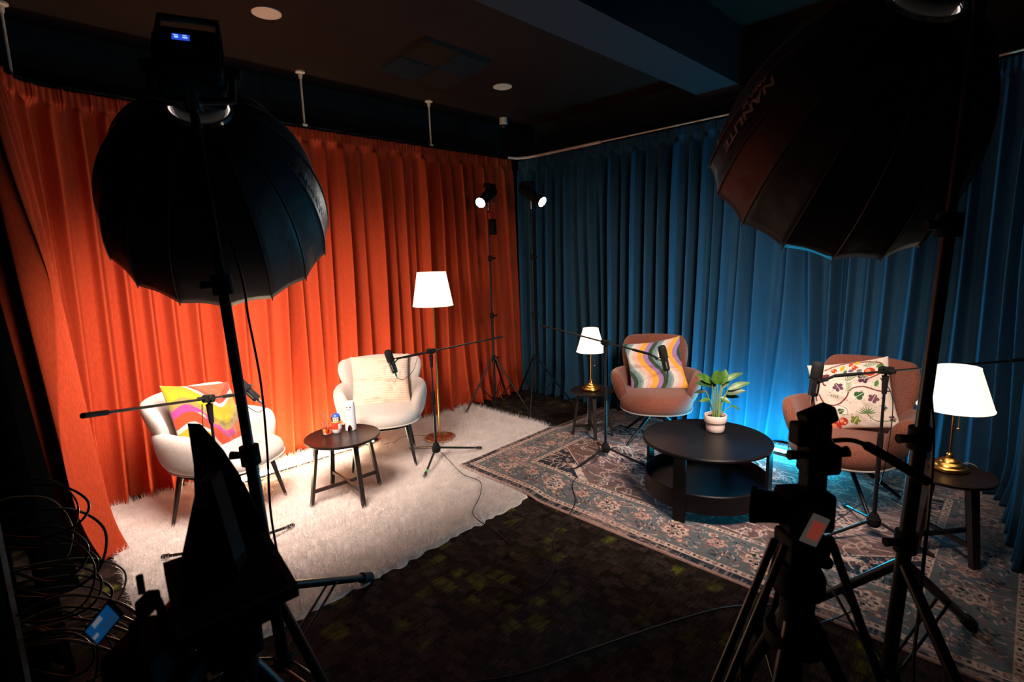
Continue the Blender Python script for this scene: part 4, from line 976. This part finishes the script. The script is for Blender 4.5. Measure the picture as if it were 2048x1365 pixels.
def lerp4(q, u, v): return (q[0] * (1 - u) + q[3] * u) * (1 - v) + (q[1] * (1 - u) + q[2] * u) * v
Q4 = [P(.042, 1.218, .958) - ov, P(.058, 1.205, .924) - ov, P(.100, 1.184, .975) - ov, P(.084, 1.205, 1.006) - ov]; nn = P(-.0012, -.002, 0)
def quadpatch(u0, u1, v0, v1, k=1): return [lerp4(Q4, u0, v0) + nn * k, lerp4(Q4, u0, v1) + nn * k, lerp4(Q4, u1, v1) + nn * k, lerp4(Q4, u1, v0) + nn * k]
M['live_blue'] = mat('live_view_blue', (0, 0, 0), .3, emit=(.01, .14, .42), es=.25); M['live_grey'] = mat('live_view_grey', (0, 0, 0), .3, emit=(.35, .38, .42), es=.3); M['live_dark'] = mat('live_view_dark', (0, 0, 0), .3, emit=(.01, .05, .12), es=.6)
MB().add(quadpatch(.06, .94, .08, .92), [(0, 1, 2, 3)], False).build('live_view', 'live_blue', scr)
for a in ((.30, .62, .12, .34), (.10, .28, .55, .70)): MB().add(quadpatch(*a, 1.6), [(0, 1, 2, 3)], False).build('live_view', 'live_grey', scr)
MB().add(quadpatch(.45, .9, .5, .9, 1.5), [(0, 1, 2, 3)], False).build('live_view', 'live_dark', scr)
MB().box(P(.135, 1.045, .895) - ov, (.11, .12, .04), RB, .012).build('quick_release', 'blackmatte', vc_)
ct = thing('camera_tripod', 'black tripod with padded head under the camera at the lower left corner', 'tripod', (.14, 1.04, 0)); oc = P(.14, 1.04, 0)
MB().lathe([(.0001, .87), (.055, .868), (.062, .84), (.060, .80), (.045, .775), (.03, .76), (.0001, .76)], 28).build('padded_head', 'blackmatte', ct)
MB().tube([P(0, 0, .78), P(0, 0, .5)], .018, 12).build('center_column', 'blackgloss', ct)
for fx, fy in ((-.30, 1.02), (.30, .60), (.16, 1.52)):
    l_ = MB().tube([P(0, 0, .74), P(fx, fy, .015) - oc], [.017, .011], 10).build('leg', 'blackgloss', ct); MB().ball(P(fx, fy, .016) - oc, .016, 10).build('rubber_foot', 'rubber', l_)

# ------------------------------------------------------------------ equipment rack with cables at the far left
rk = thing('equipment_rack', 'dark equipment rack with hanging cables at the left picture edge', 'rack', (-.38, 2.62, 0))
MB().box((0, 0, .52), (.56, .46, 1.0), bev=.01).build('cabinet', 'blackmatte', rk)
for i in range(7): 
    u_ = MB().box((.282, 0, .12 + .135 * i), (.012, .42, .118), bev=.003).build('rack_unit', 'black', rk)
    for j in range(5): MB().tube([(.286, -.15 + .07 * j, .12 + .135 * i), (.300, -.15 + .07 * j, .12 + .135 * i)], .008, 10).build('socket', 'steel', u_) if (i + j) % 3 == 0 else None
for y_ in (-.21, .21): MB().bar((.292, y_, .02), (.292, y_, 1.02), .018, .02).build('rack_rail', 'wood', rk)
mn = thing('rack_monitor', 'dim flat monitor standing on the equipment rack', 'monitor', (-.24, 2.55, 1.032))
rm_ = Matrix.Rotation(RAD(24), 3, 'Z')
MB().box((.05, 0, .20), (.02, .46, .28), rm_, .004).build('bezel', 'black', mn); MB().box((.0615, 0.005, .20), (.003, .43, .25), rm_).build('screen', mat('dim_screen', (.01, .012, .014), .25, emit=(.06, .12, .18), es=.012), mn)
MB().bar((.03, 0, .0), (.045, 0, .12), .05, .02, up=(1, 0, 0)).build('foot', 'black', mn)
r0 = random.Random(4); gold = mat('cable_tan', (.20, .16, .10), .35)
for k in range(16):
    z0 = .90 - .045 * k + r0.uniform(-.03, .03); y0 = 2.50 + r0.uniform(-.08, .10); out_ = .10 + .13 * r0.random(); drop = .10 + .16 * r0.random()
    pts = [(-.085, y0, z0 + .02), (-.03, y0 - .02, z0 + .03), (out_ * .6, y0 - .06, z0 + .0), (out_, y0 - .12 + r0.uniform(-.03, .03), z0 - drop * .45), (out_ * .75, y0 - .14, max(.03, z0 - drop)), (.02, y0 - .10, max(.03, z0 - drop * 1.2)), (-.07, y0 + r0.uniform(-.1, .05), max(.04, z0 - drop * 1.05))]
    o = MB().tube(spline(pts, 8), r0.choice([.0035, .0045, .005]), 6).build('patch_cable', gold if k % 5 == 2 else 'cable')
    tag(o, 'one of many dark cables looping out of the equipment rack at the left', 'cable', 'cables looping out of the rack')
for k in range(5):
    z0 = .40 - .045 * k
    pts = [(-.08, 2.40 + .03 * k, z0 + .06), (.05, 2.36, z0 + .09), (.20, 2.26 - .02 * k, z0 + .02), (.27 + .01 * k, 2.18, max(.02, z0 - .12)), (.30, 2.10 - .04 * k, .012), (.34, 1.98, .010)]
    o = MB().tube(spline(pts, 8), .0055, 6).build('floor_cable', gold if k == 1 else 'cablegrey'); tag(o, 'one of the thick cables running from the rack down to the carpet', 'cable', 'thick cables from the rack to the carpet')
# coil of cable under the teleprompter
coil = []
for i in range(90):
    a = i * .42; r_ = .055 + .012 * sin(i * .37); coil.append((.405 + r_ * cos(a) * 1.2, 2.17 + r_ * sin(a), .035 + .018 * (1 + sin(i * .9))))
tag(MB().tube(coil, .004, 6).build('cable_coil', 'cable'), 'tangled coil of black cable on the fur rug edge below the teleprompter', 'cable')
cable('floor_cable', 'thin black cable on the fur rug leading left from the coil', [(.37, 2.20, .055), (.30, 2.27, .05), (.20, 2.20, .012), (.12, 2.05, .008)], .003)
# cables over the carpet and beside the lamps
cable('floor_cable', 'long black cable crossing the dark carpet in the foreground', [(2.50, .60, .02), (2.37, .74, .008), (2.22, .88, .006), (2.02, .99, .006), (1.78, 1.10, .006), (1.52, 1.21, .006), (1.28, 1.31, .006), (1.0, 1.50, .006), (.8, 1.55, .006)], .004)
cable('lamp_cord', 'thin dark cord on the fur rug running from the floor lamp to the armchair', [(2.70, 3.80, .045), (2.62, 3.95, .040), (2.50, 4.00, .040), (2.40, 3.94, .040), (2.30, 3.97, .040)], .0026)
cable('tube_cord', 'bright red cord curled on the fur rug behind the armchair', [(2.30, 4.08, .045), (2.36, 4.13, .04), (2.30, 4.19, .04), (2.22, 4.15, .04), (2.24, 4.08, .045)], .006, 'redcord')
cable('lamp_cord', 'pale lamp cord hanging behind the left side stool', [(3.76, 2.80, .46), (3.84, 2.88, .40), (3.86, 2.90, .15), (3.90, 2.95, .02), (4.1, 2.9, .02)], .0024, 'white')
cable('lamp_cord', 'pale lamp cord on the right side stool behind the lamp base', [(3.56, .21, .46), (3.62, .17, .46), (3.66, .13, .40), (3.68, .12, .10), (3.8, .15, .02)], .0026, 'white')
cable('power_cable', 'thick black cable hanging beside the right softbox stand', [(2.17, .17, 2.25), (2.287, .235, 1.731), (2.248, .225, 1.516), (2.223, .228, 1.417), (2.217, .212, 1.318), (2.179, .222, 1.194), (2.165, .20, 1.02), (2.14, .19, .855), (2.101, .185, .657), (2.051, .18, .459), (2.003, .17, .187), (2.02, .10, .02)], .006)
cable('power_cable', 'thin black cable running down the left softbox stand', [(.60, 2.06, 1.95), (.655, 2.04, 1.6), (.66, 2.03, 1.45), (.675, 2.02, 1.2), (.665, 2.0, .95), (.65, 1.99, .7), (.66, 1.98, .45)], .0045)

# ------------------------------------------------------------------ foreground: camera on tripod (right)
ct = thing('camera_tripod', 'black camera tripod in front of the oriental rug, lower right', 'tripod', (1.335, .355, 0)); oc = P(1.335, .355, 0)
MB().lathe([(.0001, .86), (.045, .86), (.060, .83), (.060, .79), (.040, .77), (.040, .70), (.046, .69), (.046, .66), (.030, .65), (.0001, .65)], 24).build('bowl', 'blackmatte', ct)
MB().tube([P(0, 0, .66), P(0, 0, .34)], .022, 14).build('center_column', 'blackgloss', ct)
MB().lathe([(.0001, .70), (.07, .70), (.075, .68), (.07, .66), (.0001, .66)], 20, base=(0, 0, -.02)).build('spider', 'blackmatte', ct)
for k, (fx, fy) in enumerate([(1.50, .0), (1.72, .62), (.90, .58)]):
    q = P(fx, fy, .015) - oc; top = q.normalized() * .065; top.z = .93; md = top * .5 + q * .5; sd = P(-q.y, q.x, 0).normalized() * .016
    l_ = MB().tube([top + sd, md + sd], .0095, 10); l_.tube([top - sd, md - sd], .0095, 10); l_.tube([md + (top - md) * .08, q], .0125, 10); l_.bar(md - sd * 1.6, md + sd * 1.6, .03, .03)
    l_ = l_.build('leg', 'blackgloss', ct); MB().ball(q, .018, 10).build('rubber_foot', 'rubber', l_)
    MB().tube([md + P(0, 0, -.02), P(0, 0, .37)], .006, 8).build('spreader', 'blackgloss', l_)
    if k == 2: MB().tube([top * .62 + q * .38 + sd * 1.0, top * .46 + q * .54 + sd * 1.0], .0115, 10).build('red_tape', 'reddish', l_)
for k in range(3):
    a_ = RAD(-62 + 120 * k); MB().tube([P(.03 * cos(a_), .03 * sin(a_), .71), P(.20 * cos(a_), .20 * sin(a_), .36)], [.020, .014], 10).build('mid_brace', 'blackgloss', ct)
MB().tube([P(.04, -.02, .86), P(.10, -.035, .83)], [.012, .018], 10).build('tension_knob', 'blackmatte', ct)
MB().tube(spline([P(-.03, .06, .80), P(-.075, .075, .74), P(-.11, .085, .66), P(-.125, .08, .50)], 6), .006, 8).build('pan_cord', 'rubber', ct)
MB().tube(spline([P(1.436, .325, 1.157) - oc, P(1.475, .285, 1.155) - oc, P(1.52, .235, 1.12) - oc, P(1.60, .15, 1.045) - oc], 6), [.006] * 9 + [.012] * 10, 10).build('pan_handle', 'rubber', ct)
MB().box(P(1.36, .36, .895) - oc, (.10, .09, .075), RB, .01).build('fluid_head', 'blackmatte', ct)
vc2 = thing('video_camera', 'black camera with lens and top monitor on the lower right tripod', 'camera', (1.36, .36, .94)); ov = P(1.36, .36, .94)
w2 = lambda x, y, z: R_ * x + F_ * y + UPV * z                     # across the view / away / up
MB().box(w2(.0, .0, .055), (.115, .09, .10), RB, .012).build('body', 'blackmatte', vc2)
MB().tube([w2(-.04, .0, .052), w2(-.075, .02, .052), w2(-.105, .035, .050)], [.036, .040, .045], 24).build('lens', 'blackgloss', vc2)
MB().tube([w2(-.100, .033, .050), w2(-.112, .040, .050)], [.046, .047], 24).build('lens_hood', 'blackmatte', vc2)
MB().box(w2(.018, 0, .125), (.050, .045, .06), RB, .006).build('cold_shoe_mount', 'blackmatte', vc2)
MB().box(w2(.030, 0, .185), (.085, .06, .075), RB, .01).build('monitor_bracket', 'blackmatte', vc2)
MB().box(w2(.005, 0, .250), (.085, .045, .055), RB, .006).build('receiver', 'blackmatte', vc2)
rt_ = RB @ Matrix.Rotation(RAD(-20), 3, 'Y')
MB().box(w2(.020, 0, .290), (.075, .05, .040), rt_, .006).build('tilted_cap', 'blackmatte', vc2)
MB().tube([w2(-.045, 0, .195), w2(-.015, 0, .195)], [.013, .010], 10).build('thumb_screw', 'blackmatte', vc2)
MB().tube([w2(.07, 0, .195), w2(.10, .0, .20)], [.010, .014], 10).build('thumb_screw', 'blackmatte', vc2)
tg = MB().box(w2(-.006, -.062, .030), (.045, .006, .075), RB @ Matrix.Rotation(RAD(25), 3, 'Y'), .002).build('small_screen', mat('screen_pale', (.01, .01, .01), .3, emit=(.30, .24, .22), es=.15), vc2)
MB().box(w2(-.006, -.0665, .030), (.030, .002, .045), RB @ Matrix.Rotation(RAD(25), 3, 'Y')).build('live_view', mat('screen_rust', (.01, .01, .01), .3, emit=(.34, .05, .03), es=.45), tg)
